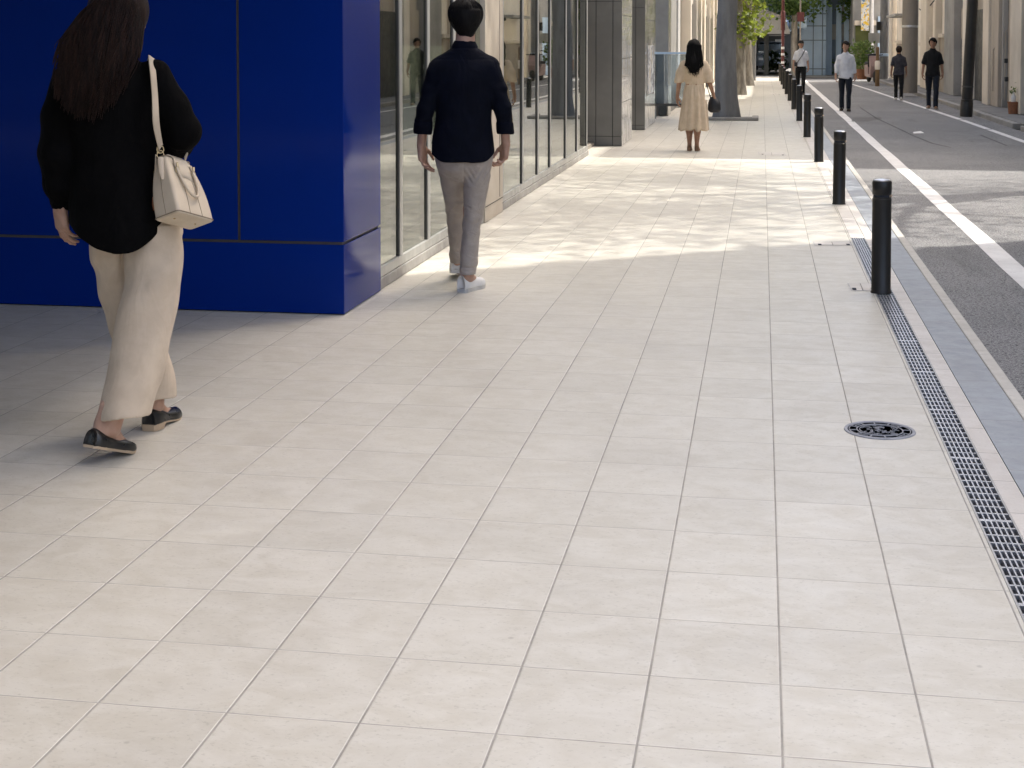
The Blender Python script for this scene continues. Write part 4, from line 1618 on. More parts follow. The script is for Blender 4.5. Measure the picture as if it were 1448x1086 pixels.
def shoe_(parent, toe, heel, z_toe, z_heel, w=.042, h=.055, mat='shoe_black', solemat='sole', open_top=True, heel_h=.0, sole_t=.007, name='shoe'):
    """a shoe from heel to toe; upper with an opening, sole as its sub-part"""
    a, b = V3(heel[0], heel[1], z_heel), V3(toe[0], toe[1], z_toe)
    L = np.linalg.norm(b - a)
    d = (b - a) / L
    s_ = unit(np.cross(d, (0, 0, 1)))
    u = np.cross(s_, d)

    def P(x, y, z):
        q = a + d * x * L + s_ * y + u * z
        return tuple(q)
    xs = np.linspace(0, 1, 15)
    half = np.interp(xs, [0, .06, .2, .45, .68, .85, .95, 1], [w * .5, w * .76, w * .86, w * .84, w * 1.05, w * .9, w * .55, w * .16])
    hgt = np.interp(xs, [0, .06, .25, .42, .55, .7, .86, 1], [h * .9, h * 1.05, h * .86, h * .62, h * .62, h * .66, h * .5, h * .3])
    if not open_top:
        hgt = np.interp(xs, [0, .06, .2, .38, .5, .7, .86, 1], [h * 1.0, h * 1.12, h * 1.1, h * 1.02, h * .82, h * .6, h * .48, h * .28])
    toe_up = np.interp(xs, [0, .8, 1], [0, 0, .010])
    base = np.interp(xs, [0, .25, .5, .7, 1], [heel_h, heel_h, heel_h * .5, 0, 0]) + sole_t + toe_up
    v, f = [], []
    n = 12
    for x, hw, hh, b0 in zip(xs, half, hgt, base):
        for j in range(n + 1):
            t = math.pi * j / n
            y = math.cos(t) * hw
            z = b0 + (math.sin(t) ** .62) * hh
            v.append(P(x, y, z))
    for i in range(len(xs) - 1):
        for j in range(n):
            k = i * (n + 1) + j
            if open_top and .03 < xs[i] < .55 and 4 <= j <= n - 5:
                continue
            f.append((k, k + 1, k + n + 2, k + n + 1))
    f.append(tuple(range(n + 1)))
    o = mesh_obj(name, v, f, M[mat], parent, True)
    so = o.modifiers.new('thickness', 'SOLIDIFY')
    so.thickness = .0025
    sb = o.modifiers.new('smooth', 'SUBSURF')
    sb.levels = sb.render_levels = 1
    v, f = [], []
    for x, hw, b0 in zip(xs, half * 1.03, base):
        lo = b0 - sole_t
        if heel_h and x < .27:
            lo = 0 + .0005
        for y, z in ((-hw, b0 + .002), (-hw * .96, lo), (hw * .96, lo), (hw, b0 + .002)):
            v.append(P(x, y, z))
    for i in range(len(xs) - 1):
        for j in range(4):
            f.append((i * 4 + j, i * 4 + (j + 1) % 4, i * 4 + 4 + (j + 1) % 4, i * 4 + 4 + j))
    f += [(3, 2, 1, 0), tuple(len(v) - 4 + j for j in range(4))]
    so = MB().add(v, f).build('sole', M[solemat], o)
    return o

# ------------------------------------------------------------------ people
# === the woman in the black blouse (seen from behind, walking away to the right) ===
P0, rz = face_to(165, 625)
F = Fld((-.36, -.42, -.005), (.42, .50, 1.72), .0048)
head(F, (.028, .03, 1.56), .98, R(-38))
F.chain([(.01, .0, 1.34), (.02, .01, 1.46)], [.056, .050])
F.prof([(.80, .03, 0, .11, .08), (.95, .02, 0, .145, .105), (1.10, .0, 0, .115, .09), (1.25, 0, .0, .14, .095), (1.36, 0, 0, .13, .075), (1.42, .01, 0, .06, .05)], .03)
# legs: the right one trails nearer the camera with its heel up, the left one leads
F.chain([(.10, -.02, .86), (.10, -.09, .50), (-.02, -.235, .115)], [.055, .05, .036])
F.chain([(.0, .02, .86), (.045, .085, .50), (.135, .165, .10)], [.055, .05, .036])
F.chain([(-.022, -.230, .185), (-.038, -.235, .135), (-.066, -.258, .092)], [.037, .032, .0245])
F.chain([(-.036, -.233, .13), (-.008, -.200, .070), (.028, -.160, .032)], [.028, .024, .016])
F.chain([(.140, .170, .12), (.134, .155, .045)], [.034, .0245])
F.chain([(.140, .170, .10), (.165, .215, .048), (.205, .295, .026)], [.028, .024, .016])
# left arm hanging
F.chain([(-.14, .04, 1.31), (-.195, .02, 1.07), (-.191, .05, .875)], [.038, .034, .026])
hand(F, (-.191, .05, .875), (.10, .06, -1), (.8, .45, 0), (.25, 1, 0), .93, (14, 22, 18))
# right arm bent forward
F.chain([(.145, -.03, 1.325), (.236, -.015, 1.13), (.20, .22, 1.065)], [.036, .032, .025])
hand(F, (.20, .22, 1.065), (-.55, .8, .05), (-.7, -.4, -.5), (-.2, 0, 1), .93, (30, 45, 30))
woman = F.mesh('person', M['skin'])
woman.location, woman.rotation_euler = P0, (0, 0, rz)
tag(woman, 'woman with long brown hair, black blouse and wide beige trousers by the blue wall', 'person')

# blouse
F = Fld((-.34, -.30, .62), (.36, .36, 1.50), .0052)
F.prof([(.60, .026, -.01, .190, .155), (.80, .026, -.01, .186, .150), (.95, .018, 0, .172, .136), (1.12, .004, 0, .162, .120), (1.27, -.002, 0, .170, .115), (1.34, .0, .0, .152, .098), (1.39, .004, .003, .112, .078), (1.43, .012, .006, .066, .060), (1.452, .016, .01, .057, .056)], .02)
sl = [(-.150, .035, 1.33), (-.185, .02, 1.20), (-.198, .015, 1.07), (-.195, .035, .95), (-.190, .045, .905)]
F.chain(sl, [.064, .066, .068, .054, .036], .022)
F.cone((-.191, .046, .915), (-.191, .05, .878), .0345, .033, .012)
F.chain([(.150, -.03, 1.350), (.210, -.035, 1.225), (.248, -.035, 1.140), (.232, .05, 1.098), (.20, .20, 1.06)], [.064, .068, .067, .062, .040], .03)
hm = lambda X: .735 + np.where(X > .005, 3.0 * (X - .005) ** 2, 3.0 * (X - .005) ** 2)
F.cut(lambda X, Y, Z: np.where(Z < .86, (hm(X) + .02 * np.clip(Y * 6, -1, 1)) - Z, -1))
fa, fb, fc = nz(1, (9, 9, 3.2), 6), nz(2, (26, 26, 9), 6), nz(3, (16, 16, 30), 5)


def wr(X, Y, Z):
    arm = np.clip((np.abs(X) - .16) * 14, 0, 1)
    gather = np.sin(np.arctan2(Y - .04, X + .21) * 15) * np.clip((.98 - Z) * 9, 0, 1) * np.clip((-.13 - X) * 20, 0, 1)
    return -.0085 * fa(X, Y, Z) - .0024 * fb(X, Y, Z) - .0035 * arm * fc(X, Y, Z) - .0028 * gather


F.disp(wr)
F.mesh('blouse', M['black_cloth'], woman)
# trousers
F = Fld((-.22, -.40, .06), (.34, .34, 1.02), .0052)
F.ell((.078, .004, .86), (.160, .118, .14), .05)
F.prof([(.78, .066, 0, .165, .124), (.92, .045, 0, .155, .118), (1.0, .03, 0, .14, .11)], .02)
F.prof([(.088, .022, -.232, .090, .098), (.12, .024, -.226, .090, .098), (.325, .072, -.155, .098, .104), (.50, .106, -.09, .103, .105), (.63, .132, -.045, .107, .108), (.80, .125, -.015, .105, .105)], .03)
F.prof([(.128, .150, .168, .068, .080), (.16, .148, .166, .068, .080), (.34, .088, .14, .088, .09), (.55, .035, .10, .098, .095), (.72, -.010, .045, .080, .095), (.86, .0, .03, .09, .10)], .004)
fa, fb = nz(5, (10, 10, 3), 6), nz(6, (30, 30, 8), 6)


def wr2(X, Y, Z):
    crease = np.exp(-((X - (.192 + .17 * (Z - .45))) / .010) ** 2) * np.clip((.80 - Z) * 5, 0, 1)
    diag = np.sin((Z * 1.0 - X * 1.35) * 34 + 2.2 * fa(X, Y, Z)) * np.exp(-((Z - .56) / .15) ** 2)
    groove = np.exp(-((X - (.024 + .05 * (Z - .65))) / .007) ** 2) * np.clip((Z - .58) * 12, 0, 1) * (Y < .03)
    return .010 * groove - .010 * fa(X, Y, Z) - .0022 * fb(X, Y, Z) - .0055 * crease - .0055 * diag


F.disp(wr2)
F.cut(lambda X, Y, Z: np.where((Y < -.02) & (Z < .25), (.150 + .010 * np.sin(X * 22 + 1) + .06 * (X - .02)) - Z, -1))
F.mesh('trousers', M['beige_trouser'], woman)
m = MB()
# hair: a solid mass with loose strands over it
F = Fld((-.26, -.22, 1.10), (.20, .22, 1.72), .0052)
F.ell((.024, .015, 1.59), (.102, .118, .110), .02, R(-38))
F.prof([(1.275, -.066, -.100, .070, .014), (1.32, -.060, -.096, .108, .032), (1.42, -.030, -.070, .118, .062), (1.50, .006, -.04, .100, .085), (1.58, .022, -.01, .098, .104), (1.63, .024, .0, .085, .09)], .03)
fa, fb = nz(8, (22, 14, 3), 5), nz(9, (75, 60, 5), 6)
F.disp(lambda X, Y, Z: -.006 * fa(X, Y, Z) - .0035 * fb(X, Y, Z))
hair = F.mesh('hair', M['hair_brown'], woman)
q = random.Random(21)
rows = []
for i in range(1700):
    a = q.uniform(-1, 1)
    lock = math.sin(a * 23) * .5 + math.sin(a * 41 + 1) * .5
    z1 = 1.215 + .10 * abs(a + .1) ** 1.7 + .020 * lock + q.uniform(-.02, .05) + (q.uniform(0, .12) if q.random() < .3 else 0)
    top = (.022 + a * .090, -.045 - .050 * math.sqrt(max(0, 1 - a * a)) + .02, 1.675 - .07 * a * a - .05 * q.random())
    end = (-.082 + a * .122 - .012 * lock * (1 - a) + q.gauss(0, .007), -.128 - .014 * (1 - a * a) + .010 * lock + q.gauss(0, .005), z1)
    ph, am = a * 9 + q.gauss(0, .35), q.uniform(.004, .011)
    pts = []
    for j in range(11):
        k = j / 10
        kk = k ** .85
        bulge = math.sin(math.pi * k ** .7) * .036
        wv = am * math.sin(ph + k * 9) * k
        pts.append((top[0] + (end[0] - top[0]) * kk + wv + a * bulge * .4, top[1] + (end[1] - top[1]) * kk - bulge * (1 - .5 * a * a) + .4 * wv, top[2] + (end[2] - top[2]) * k))
    rows.append(pts)
join_into(hair, strands(rows, .0024, 3))
s1 = shoe(woman, (.054, -.133), (-.098, -.292), -.011, .064, .046, .058, 'shoe_black', 'sole', True, .0, .008)
s2 = shoe(woman, (.228, .345), (.116, .118), .0, .001, .046, .058, 'shoe_black', 'sole', True, .018, .006)

# her bag: a thing of its own, hanging from the right shoulder
bc = P0 + Matrix.Rotation(rz, 3, 'Z') @ Vector((.255, -.175, .83))
bag = thing('handbag', 'cream leather handbag hanging from the shoulder of the woman in black', 'bag', bc, rz)
RB = Matrix.Rotation(R(-26), 4, 'X') @ Matrix.Rotation(R(42), 4, 'Z')


def bagpt(x, y, z):
    p = RB @ Vector((x, y, z))
    return Vector((p.x - .16 * max(z, 0) - .010, p.y, p.z))


W_, D_, H_ = .088, .060, .235


def bag_ring(k, grow=0.0, n=9):
    """rounded rectangle outline at height fraction k"""
    w = W_ * (1 - .30 * k ** 1.2) + grow + .006 * math.sin(math.pi * k)
    d = D_ * (1 - .55 * k ** 1.1) + grow + .008 * math.sin(math.pi * k)
    r = .014
    pts = []
    for cx, cy, a0 in ((w - r, d - r, 0), (-w + r, d - r, 90), (-w + r, -d + r, 180), (w - r, -d + r, 270)):
        for i in range(n):
            a = R(a0 + 90 * i / (n - 1))
            pts.append((cx + r * math.cos(a), cy + r * math.sin(a)))
    return pts


v, f = [], []
ks = [0, .02, .06, .2, .35, .5, .65, .8, .92, 1.0]
n = 36
for k in ks:
    sh = .965 if k == 0 else 1
    for x, y in bag_ring(k):
        sag = .010 * math.sin(math.pi * (x / W_ * .5 + .5)) if k == 1 else 0
        v.append(bagpt(x * sh, y * sh, k * H_ - sag))
for i in range(len(ks) - 1):
    for j in range(n):
        f.append((i * n + j, i * n + (j + 1) % n, (i + 1) * n + (j + 1) % n, (i + 1) * n + j))
f += [tuple(range(n))[::-1], tuple((len(ks) - 1) * n + j for j in range(n))]
body = MB().add(v, f).build('bag_body', M['bag'], bag, True)
m = MB()
for k, gr in ((.025, .0006), (.985, .001)):
    pts = [bagpt(x, y, k * H_) for x, y in bag_ring(k, gr)]
    m.tube(pts + pts[:1], .0022, 6, cap=False)
for sx in (-.34, .34):     # vertical seams on the broad faces, one on each end
    for sy in (-1, 1):
        m.tube([bagpt(W_ * sx * (1 - .3 * k), sy * (D_ * (1 - .55 * k ** 1.1) + .008 * math.sin(math.pi * k) + .0006), k * H_) for k in np.linspace(.03, .97, 10)], .0011, 5)
for sx in (-1, 1):
    m.tube([bagpt(sx * (W_ * (1 - .30 * k ** 1.2) + .006 * math.sin(math.pi * k) + .0006), 0, k * H_) for k in np.linspace(.03, .97, 10)], .0011, 5)
m.build('seam', M['bag_line'], body)
m = MB()
for x in (-.05, .05):
    m.lathe([(0, -.004), (.004, -.003), (.004, 0)], n=10)
    m.v[-30:] = [tuple(bagpt(x + p[0], p[1], p[2])) for p in m.v[-30:]]
m.build('foot_stud', M['brass'], body)
# flap over the mouth
v, f = [], []
prof = [(-.040, H_ + .002), (-.012, H_ + .008), (.014, H_ + .007), (.036, H_ - .012), (.044, H_ - .055), (.048, H_ - .085)]
for y, z in prof:
    for x in np.linspace(-.034, .034, 7):
        v.append(bagpt(x, -y * .95, z - (.012 * (abs(x) / .034) ** 2 if z < H_ - .08 else 0) + .0))
for i in range(len(prof) - 1):
    for j in range(6):
        f.append((i * 7 + j, i * 7 + j + 1, i * 7 + j + 8, i * 7 + j + 7))
o = mesh_obj('flap', v, f, M['bag'], bag, True)
o.modifiers.new('thickness', 'SOLIDIFY').thickness = .004
# two drooping handles with gold rings
for sy in (-1, 1):
    pts = []
    for i in range(25):
        a = math.pi * i / 24
        x = -.040 * math.cos(a)
        drop = math.sin(a) ** .7
        zz = H_ * .88 - drop * (.135 if sy < 0 else .05)
        yy = sy * (D_ * (1 - .55 * (max(zz, 0) / H_) ** 1.1) + .012 + .010 * drop)
        pts.append(bagpt(x, yy, zz))
    h = MB().tube(pts, .0055, 10).build('handle', M['bag_edge'], bag, True)
    rg = MB()
    for i in (1, 23):
        c = pts[i]
        ring_ = [c + (RB.to_3x3() @ Vector((.009 * math.cos(t), 0, .011 * math.sin(t)))) for t in np.linspace(0, 2 * math.pi, 13)]
        rg.tube(ring_, .0020, 6, cap=False)
        rg.tube([c + (RB.to_3x3() @ Vector((0, 0, .01))), c + (RB.to_3x3() @ Vector((0, 0, .026)))], .005, 8)
    rg.build('ring', M['brass'], h, True)
# shoulder strap as a flat band, with clasp and end tab
lp = lambda x, y, z: Matrix.Rotation(-rz, 3, 'Z') @ (Vector((0, 0, 0))) + Vector((x - .255, y + .175, z - .83))
a_end = bagpt(-W_ * .72, -.004, H_ * .98)
sp_pts = [a_end + Vector((0, 0, .035)), lp(.148, -.166, 1.18), lp(.145, -.150, 1.27), lp(.141, -.118, 1.345), lp(.138, -.080, 1.386), lp(.138, -.035, 1.412), lp(.140, .03, 1.408), lp(.135, .085, 1.37), lp(.165, .13, 1.27), lp(.215, .135, 1.13), lp(.275, .07, 1.10), bagpt(W_ * .70, .004, H_ * .98) + Vector((0, 0, .02))]
band = MB()
v, f = [], []
N = len(sp_pts)
fine = []
for i in range(N - 1):      # smooth interpolation of the strap path
    p0, p1, p2, p3 = sp_pts[max(i - 1, 0)], sp_pts[i], sp_pts[i + 1], sp_pts[min(i + 2, N - 1)]
    for k in range(6):
        t = k / 6
        fine.append(.5 * ((2 * p1) + (p2 - p0) * t + (2 * p0 - 5 * p1 + 4 * p2 - p3) * t * t + (3 * p1 - p0 - 3 * p2 + p3) * t ** 3))
fine.append(sp_pts[-1])
for i, p in enumerate(fine):
    d = (fine[min(i + 1, len(fine) - 1)] - fine[max(i - 1, 0)]).normalized()
    out = Vector((.12, p.y - (.175 - .03), max(0, p.z - (1.27 - .83)) * 1.1)).normalized()
    side = d.cross(out).normalized()
    out = side.cross(d).normalized()
    for s_, o_ in ((-1, 0), (1, 0), (1, 1), (-1, 1)):
        v.append(p + side * .0145 * s_ + out * (.0035 * o_))
for i in range(len(fine) - 1):
    for j in range(4):
        f.append((i * 4 + j, i * 4 + (j + 1) % 4, i * 4 + 4 + (j + 1) % 4, i * 4 + 4 + j))
f += [(3, 2, 1, 0), tuple(len(v) - 4 + j for j in range(4))]
band.add(v, f).build('strap', M['bag_edge'], bag, True)
m = MB()
for zc_ in (.016, .034):
    m.tube([a_end + Vector((.012 * math.cos(t), 0, zc_ + .014 * math.sin(t) - .006)) for t in np.linspace(0, 2 * math.pi, 15)], .0024, 6, cap=False)
m.build('clasp', M['brass'], bag, True)
o = MB().tube([a_end + Vector((-.016, -.004, .01)), a_end + Vector((-.018, -.006, -.03)), a_end + Vector((-.020, -.006, -.062))], [.006, .006, .004], 8, flat=.4).build('tab', M['bag_edge'], bag, True)
o = MB().tube([bagpt(-W_ * .80, -.012, H_ * .96), bagpt(-W_ * .90, -.012, H_ * .70), bagpt(-W_ * .95, -.012, H_ * .58)], [.011, .011, .004], 10, flat=.35).build('side_tab', M['bag_edge'], bag, True)
m = MB()
q0 = a_end + Vector((-.028, -.01, -.155))
m.tube([a_end + Vector((-.016, 0, -.06)), q0 + Vector((.002, 0, .02)), q0], .0018, 5)
m.tube([q0 + Vector((0, 0, .012)), q0 + Vector((.001, 0, -.015)), q0 + Vector((.003, 0, -.036))], [.006, .010, .005], 10, flat=.4)
m.build('charm', M['terracotta'], bag, True)

# === the man in the navy shirt (from behind) ===
P0, rz = face_to(660, 412)
F = Fld((-.36, -.18, -.005), (.34, .72, 1.74), .0045)
head(F, (-.006, .05, 1.605), .97, R(0))
F.chain([(-.01, .0, 1.36), (-.006, .022, 1.52)], [.066, .055])
F.prof([(.82, -.02, 0, .12, .09), (1.0, -.02, 0, .125, .09), (1.2, -.015, 0, .145, .095), (1.31, -.015, 0, .125, .075), (1.40, -.012, 0, .07, .06)], .03)
F.chain([(.055, .0, .86), (.035, .02, .48), (.0, -.01, .09)], [.078, .052, .038])
F.chain([(-.095, .02, .86), (-.075, .24, .50), (-.055, .45, .10)], [.078, .052, .038])
F.chain([(.0, -.01, .09), (.06, .13, .03)], [.038, .026])
F.chain([(-.055, .46, .10), (-.05, .62, .03)], [.036, .026])
F.chain([(-.150, .0, 1.305), (-.240, -.02, 1.08), (-.268, .05, .862)], [.045, .033, .027], .02)
hand(F, (-.268, .05, .862), (.11, .10, -1), (.75, -.35, 0), (.55, .9, 0), 1.0, (16, 28, 20))
F.chain([(.122, .0, 1.305), (.209, -.028, 1.08), (.224, .0, .975), (.232, .02, .872)], [.038, .026, .026, .027], .02)
hand(F, (.232, .02, .872), (-.14, .12, -1), (-.85, -.35, 0), (-.5, .9, 0), 1.0, (26, 44, 30))
man = F.mesh('person', M['skin'])
man.location, man.rotation_euler = P0, (0, 0, rz)
tag(man, 'man in a navy shirt and grey trousers walking beside the glass shopfront', 'person')
F = Fld((-.36, -.22, .72), (.34, .20, 1.52), .0052)
F.prof([(.70, -.016, 0, .192, .142), (.84, -.016, 0, .186, .138), (1.0, -.015, 0, .167, .126), (1.15, -.014, -.004, .172, .122), (1.26, -.014, -.008, .186, .118), (1.33, -.014, -.006, .182, .100), (1.375, -.013, .0, .158, .086), (1.412, -.011, .006, .118, .078), (1.436, -.010, .010, .083, .072), (1.450, -.009, .013, .074, .068), (1.476, -.008, .02, .060, .061)], .02)
F.cone((-.158, .0, 1.318), (-.204, -.015, 1.20), .066, .058, .045)
F.chain([(-.204, -.015, 1.20), (-.240, -.02, 1.08), (-.255, .01, .99)], [.058, .051, .047], .012)
F.cone((.129, .0, 1.318), (.173, -.018, 1.20), .066, .058, .045)
F.chain([(.173, -.018, 1.20), (.209, -.03, 1.08), (.224, .0, .99)], [.058, .051, .047], .012)
for c0, c1 in (((-.252, .008, 1.000), (-.259, .022, .955)), ((.222, -.002, .998), (.228, .010, .953))):
    F.cone(c0, c1, .0535, .0555, .004)
F.cut(lambda X, Y, Z: np.where(np.abs(X + .016) > .192, .930 - Z, -1) + 0 * Y)
F.cut(lambda X, Y, Z: np.where((Z < .86) & (np.abs(X + .016) < .195), (.772 + .05 * np.clip((np.abs(X + .016) - .10) / .085, 0, 1) ** 2.2) - Z, -1))
fa, fb, fc = nz(31, (8, 8, 4), 6), nz(32, (24, 24, 14), 6), nz(33, (18, 18, 38), 5)


def wr3(X, Y, Z):
    back = (Y < -.03)
    pleat = (np.exp(-((X + .016 - .016) / .006) ** 2) + np.exp(-((X + .016 + .016) / .006) ** 2)) * back * np.clip((1.37 - Z) * 20, 0, 1) * np.clip((Z - .9) * 2.2, 0, 1)
    box = np.exp(-((X + .016) / .012) ** 2) * back * np.clip((1.37 - Z) * 20, 0, 1) * np.clip((Z - 1.0) * 2.2, 0, 1)
    yoke = np.exp(-((Z - 1.372) / .004) ** 2) * back
    arm = np.clip((np.abs(X + .015) - .17) * 18, 0, 1)
    diag = np.sin((np.abs(X + .016) * 1.2 + Z * .9) * 55 + 2 * fa(X, Y, Z)) * np.exp(-((Z - 1.2) / .10) ** 2) * np.clip((np.abs(X + .016) - .08) * 12, 0, 1)
    cuff = np.exp(-((Z - 1.006) / .006) ** 2) * arm
    col = np.exp(-((Z - 1.437) / .0045) ** 2) * (np.abs(X) < .1)
    return -.0085 * fa(X, Y, Z) - .003 * fb(X, Y, Z) - .005 * arm * fc(X, Y, Z) + .004 * pleat - .003 * box + .0028 * yoke - .0028 * diag + .006 * cuff + .005 * col


F.disp(wr3)
F.mesh('shirt', M['navy_cloth'], man)
F = Fld((-.26, -.20, .05), (.22, .62, .98), .0052)
F.ell((-.016, .004, .80), (.166, .122, .15), .04)
F.prof([(.80, -.016, 0, .165, .122), (.92, -.016, 0, .155, .115)], .02)
F.prof([(.105, .006, -.005, .050, .062), (.19, .014, .006, .056, .066), (.30, .022, .016, .058, .068), (.435, .038, .018, .060, .072), (.62, .056, .008, .074, .086), (.72, .060, .002, .084, .100), (.82, .06, 0, .088, .104)], .022)
F.prof([(.105, -.056, .452, .048, .058), (.25, -.060, .378, .053, .062), (.44, -.069, .27, .058, .068), (.62, -.080, .14, .072, .086), (.72, -.088, .07, .084, .098), (.82, -.092, .02, .088, .104)], .022)
fa, fb, fc = nz(41, (12, 12, 8), 6), nz(42, (36, 36, 26), 6), nz(43, (20, 20, 48), 5)


def wr4(X, Y, Z):
    knee = np.exp(-((Z - .42) / .10) ** 2) + .8 * np.exp(-((Z - .70) / .07) ** 2) + .9 * np.exp(-((Z - .16) / .07) ** 2)
    ham = np.sin((Z * 1.6 - np.abs(X - .05) * 2.6) * 75 + 1.5 * fa(X, Y, Z)) * np.exp(-((Z - .70) / .055) ** 2) * (X > -.02)
    cuff = np.exp(-((Z - .148) / .0035) ** 2)
    seam = np.exp(-((X + .016) / .005) ** 2) * (Z > .62)
    return -.0042 * fa(X, Y, Z) - .0016 * fb(X, Y, Z) - .0052 * knee * fc(X, Y, Z) - .003 * ham + .004 * cuff + .006 * seam


F.disp(wr4)
F.mesh('trousers', M['grey_trouser'], man)
F = Fld((-.14, -.11, 1.46), (.13, .18, 1.76), .0045)
F.ell((-.006, .036, 1.632), (.099, .118, .100), .02)
F.prof([(1.500, -.006, .0, .036, .030), (1.535, -.006, .002, .058, .052), (1.57, -.006, .010, .076, .076), (1.61, -.006, .022, .092, .098), (1.65, -.006, .034, .097, .11)], .03)
F.cut(lambda X, Y, Z: np.clip(np.minimum(1.60 - Z, Y - .062) * 1.0, -1, 1) + 0 * X)
fa, fb = nz(51, (30, 30, 24), 6), nz(52, (80, 80, 22), 6)
F.disp(lambda X, Y, Z: -.0045 * fa(X, Y, Z) - .0028 * fb(X, Y, Z))
hair = F.mesh('hair', M['hair_black'], man)
q = random.Random(5)
rows = []
HT = np.array([(1.500, .0, .036, .030), (1.535, .002, .058, .052), (1.57, .010, .077, .077), (1.61, .022, .093, .099), (1.65, .034, .098, .111), (1.68, .036, .092, .104), (1.705, .036, .072, .082), (1.722, .036, .045, .05)])
for i in range(900):      # sides and nape: strands lie down along the head
    a, z = q.uniform(math.pi * .92, math.pi * 2.08), q.uniform(1.535, 1.712)
    if abs(math.cos(a)) > .80 and z < 1.625:
        continue      # leaves the ears free
    pts = []
    g0 = q.uniform(0, .05)
    for k in range(4):
        zz = max(z - .015 * k, 1.497)
        cy_, ra, rb = [float(np.interp(zz, HT[:, 0], HT[:, c])) for c in (1, 2, 3)]
        g_ = 1.0 + g0 + .010 * k * (1 if k < 3 else .3)
        pts.append((-.006 + ra * g_ * math.cos(a), cy_ + rb * g_ * math.sin(a), zz))
    rows.append(pts)
for i in range(650):
    a, b = q.uniform(0, 2 * math.pi), q.uniform(.25, 1)
    d = Vector((math.cos(a) * math.sqrt(1 - b * b), math.sin(a) * math.sqrt(1 - b * b), b))
    if d.y > .5 and d.z < .4:
        continue
    p = Vector((-.006 + d.x * .096, .036 + d.y * .114, 1.632 + d.z * .097))
    down = Vector((d.x * .9 + q.gauss(0, .22), d.y * .9 - .15 + q.gauss(0, .2), -.75 + .3 * d.z)); down = (down - d * down.dot(d) * .95).normalized()
    L = q.uniform(.025, .05) * (.6 + .4 * max(0, d.z))
    rows.append([p - down * L * .2, p + down * L * .35 + d * .003, p + down * L - d * (.004 + .008 * (1 - max(0, d.z)))])
join_into(hair, strands(rows, .0026, 3))
shoe(man, (.092, .175), (-.034, -.045), .0, .0, .050, .078, 'shoe_white', 'sole_white', False, .0, .020)
shoe(man, (-.045, .66), (-.070, .405), .004, .045, .050, .078, 'shoe_white', 'sole_white', False, .0, .020)

# === the woman in the beige dress (from behind) ===
P0, rz = face_to(981, 213.5)
F = Fld((-.34, -.24, -.005), (.36, .26, 1.56), .0072)
head(F, (-.005, .03, 1.405), .90, 0)
F.chain([(0, .0, 1.20), (-.003, .01, 1.33)], [.055, .045])
F.prof([(.70, 0, 0, .13, .10), (.92, 0, 0, .11, .09), (1.08, 0, 0, .12, .08), (1.18, 0, 0, .10, .06), (1.26, 0, 0, .05, .05)], .03)
F.chain([(-.05, .0, .75), (-.055, -.01, .42), (-.06, .03, .27), (-.058, .02, .07)], [.07, .045, .047, .026])
F.chain([(.05, .0, .75), (.045, -.02, .42), (.045, -.03, .27), (.040, -.02, .07)], [.07, .045, .047, .026])
F.chain([(-.058, .02, .07), (-.06, .0, .04), (-.055, .12, .02)], [.026, .026, .02])
F.chain([(.040, -.02, .07), (.040, -.04, .04), (.050, .09, .02)], [.026, .026, .02])
F.chain([(-.128, 0, 1.155), (-.200, .0, .95), (-.225, .05, .73)], [.042, .034, .023])
hand(F, (-.225, .05, .73), (.02, .12, -1), (.9, -.2, 0), (.2, .9, 0), .9, (18, 28, 20))
F.chain([(.128, 0, 1.155), (.200, -.02, .95), (.262, .06, .76)], [.042, .034, .023])
hand(F, (.262, .06, .76), (.22, .10, -1), (-.85, -.1, 0), (-.1, .95, 0), .9, (40, 60, 40))
dlady = F.mesh('person', M['skin_tan'])
dlady.location, dlady.rotation_euler = P0, (0, 0, rz)
tag(dlady, 'woman with long black hair in a belted beige midi dress carrying a black bag', 'person')
F = Fld((-.30, -.26, .25), (.32, .26, 1.34), .0072)
F.prof([(.275, 0, 0, .205, .165), (.40, 0, 0, .192, .152), (.60, .002, 0, .168, .135), (.78, .003, 0, .148, .118), (.885, .003, 0, .128, .098), (.915, .003, 0, .124, .094), (.98, .002, 0, .138, .100), (1.10, 0, 0, .160, .105), (1.19, 0, 0, .150, .090), (1.235, 0, 0, .095, .07), (1.262, 0, 0, .06, .055)], .015)
F.chain([(-.138, 0, 1.175), (-.182, 0, 1.06), (-.206, .005, .945)], [.052, .055, .062], .035)
F.chain([(.138, 0, 1.175), (.18, -.005, 1.06), (.206, .0, .945)], [.052, .055, .062], .035)
F.cut(lambda X, Y, Z: np.where((np.abs(X) > .15) & (Z > .7), (.925 - .1 * (np.abs(X) - .2)) - Z, -1) + 0 * Y)
F.cut(lambda X, Y, Z: np.where(Z < .5, .285 + .008 * np.sin(X * 30 + Y * 20) - Z, -1))
fa, fb = nz(61, (12, 12, 5), 6), nz(62, (34, 34, 12), 5)


def wr5(X, Y, Z):
    th = np.arctan2(Y, X)
    fl_ = np.sin(th * 9 + .8 * fa(X, Y, Z)) * np.clip((.90 - Z) * 3, 0, 1) * .011 + np.sin(th * 17 + 1.4) * np.exp(-((Z - .80) / .10) ** 2) * .0035
    belt = np.exp(-((Z - .902) / .012) ** 2)
    legs = np.exp(-(X / .03) ** 2) * np.clip((.70 - Z) * 3, 0, 1) * (Y < 0) * .016
    return -.005 * fa(X, Y, Z) - .002 * fb(X, Y, Z) - fl_ + .006 * belt + legs


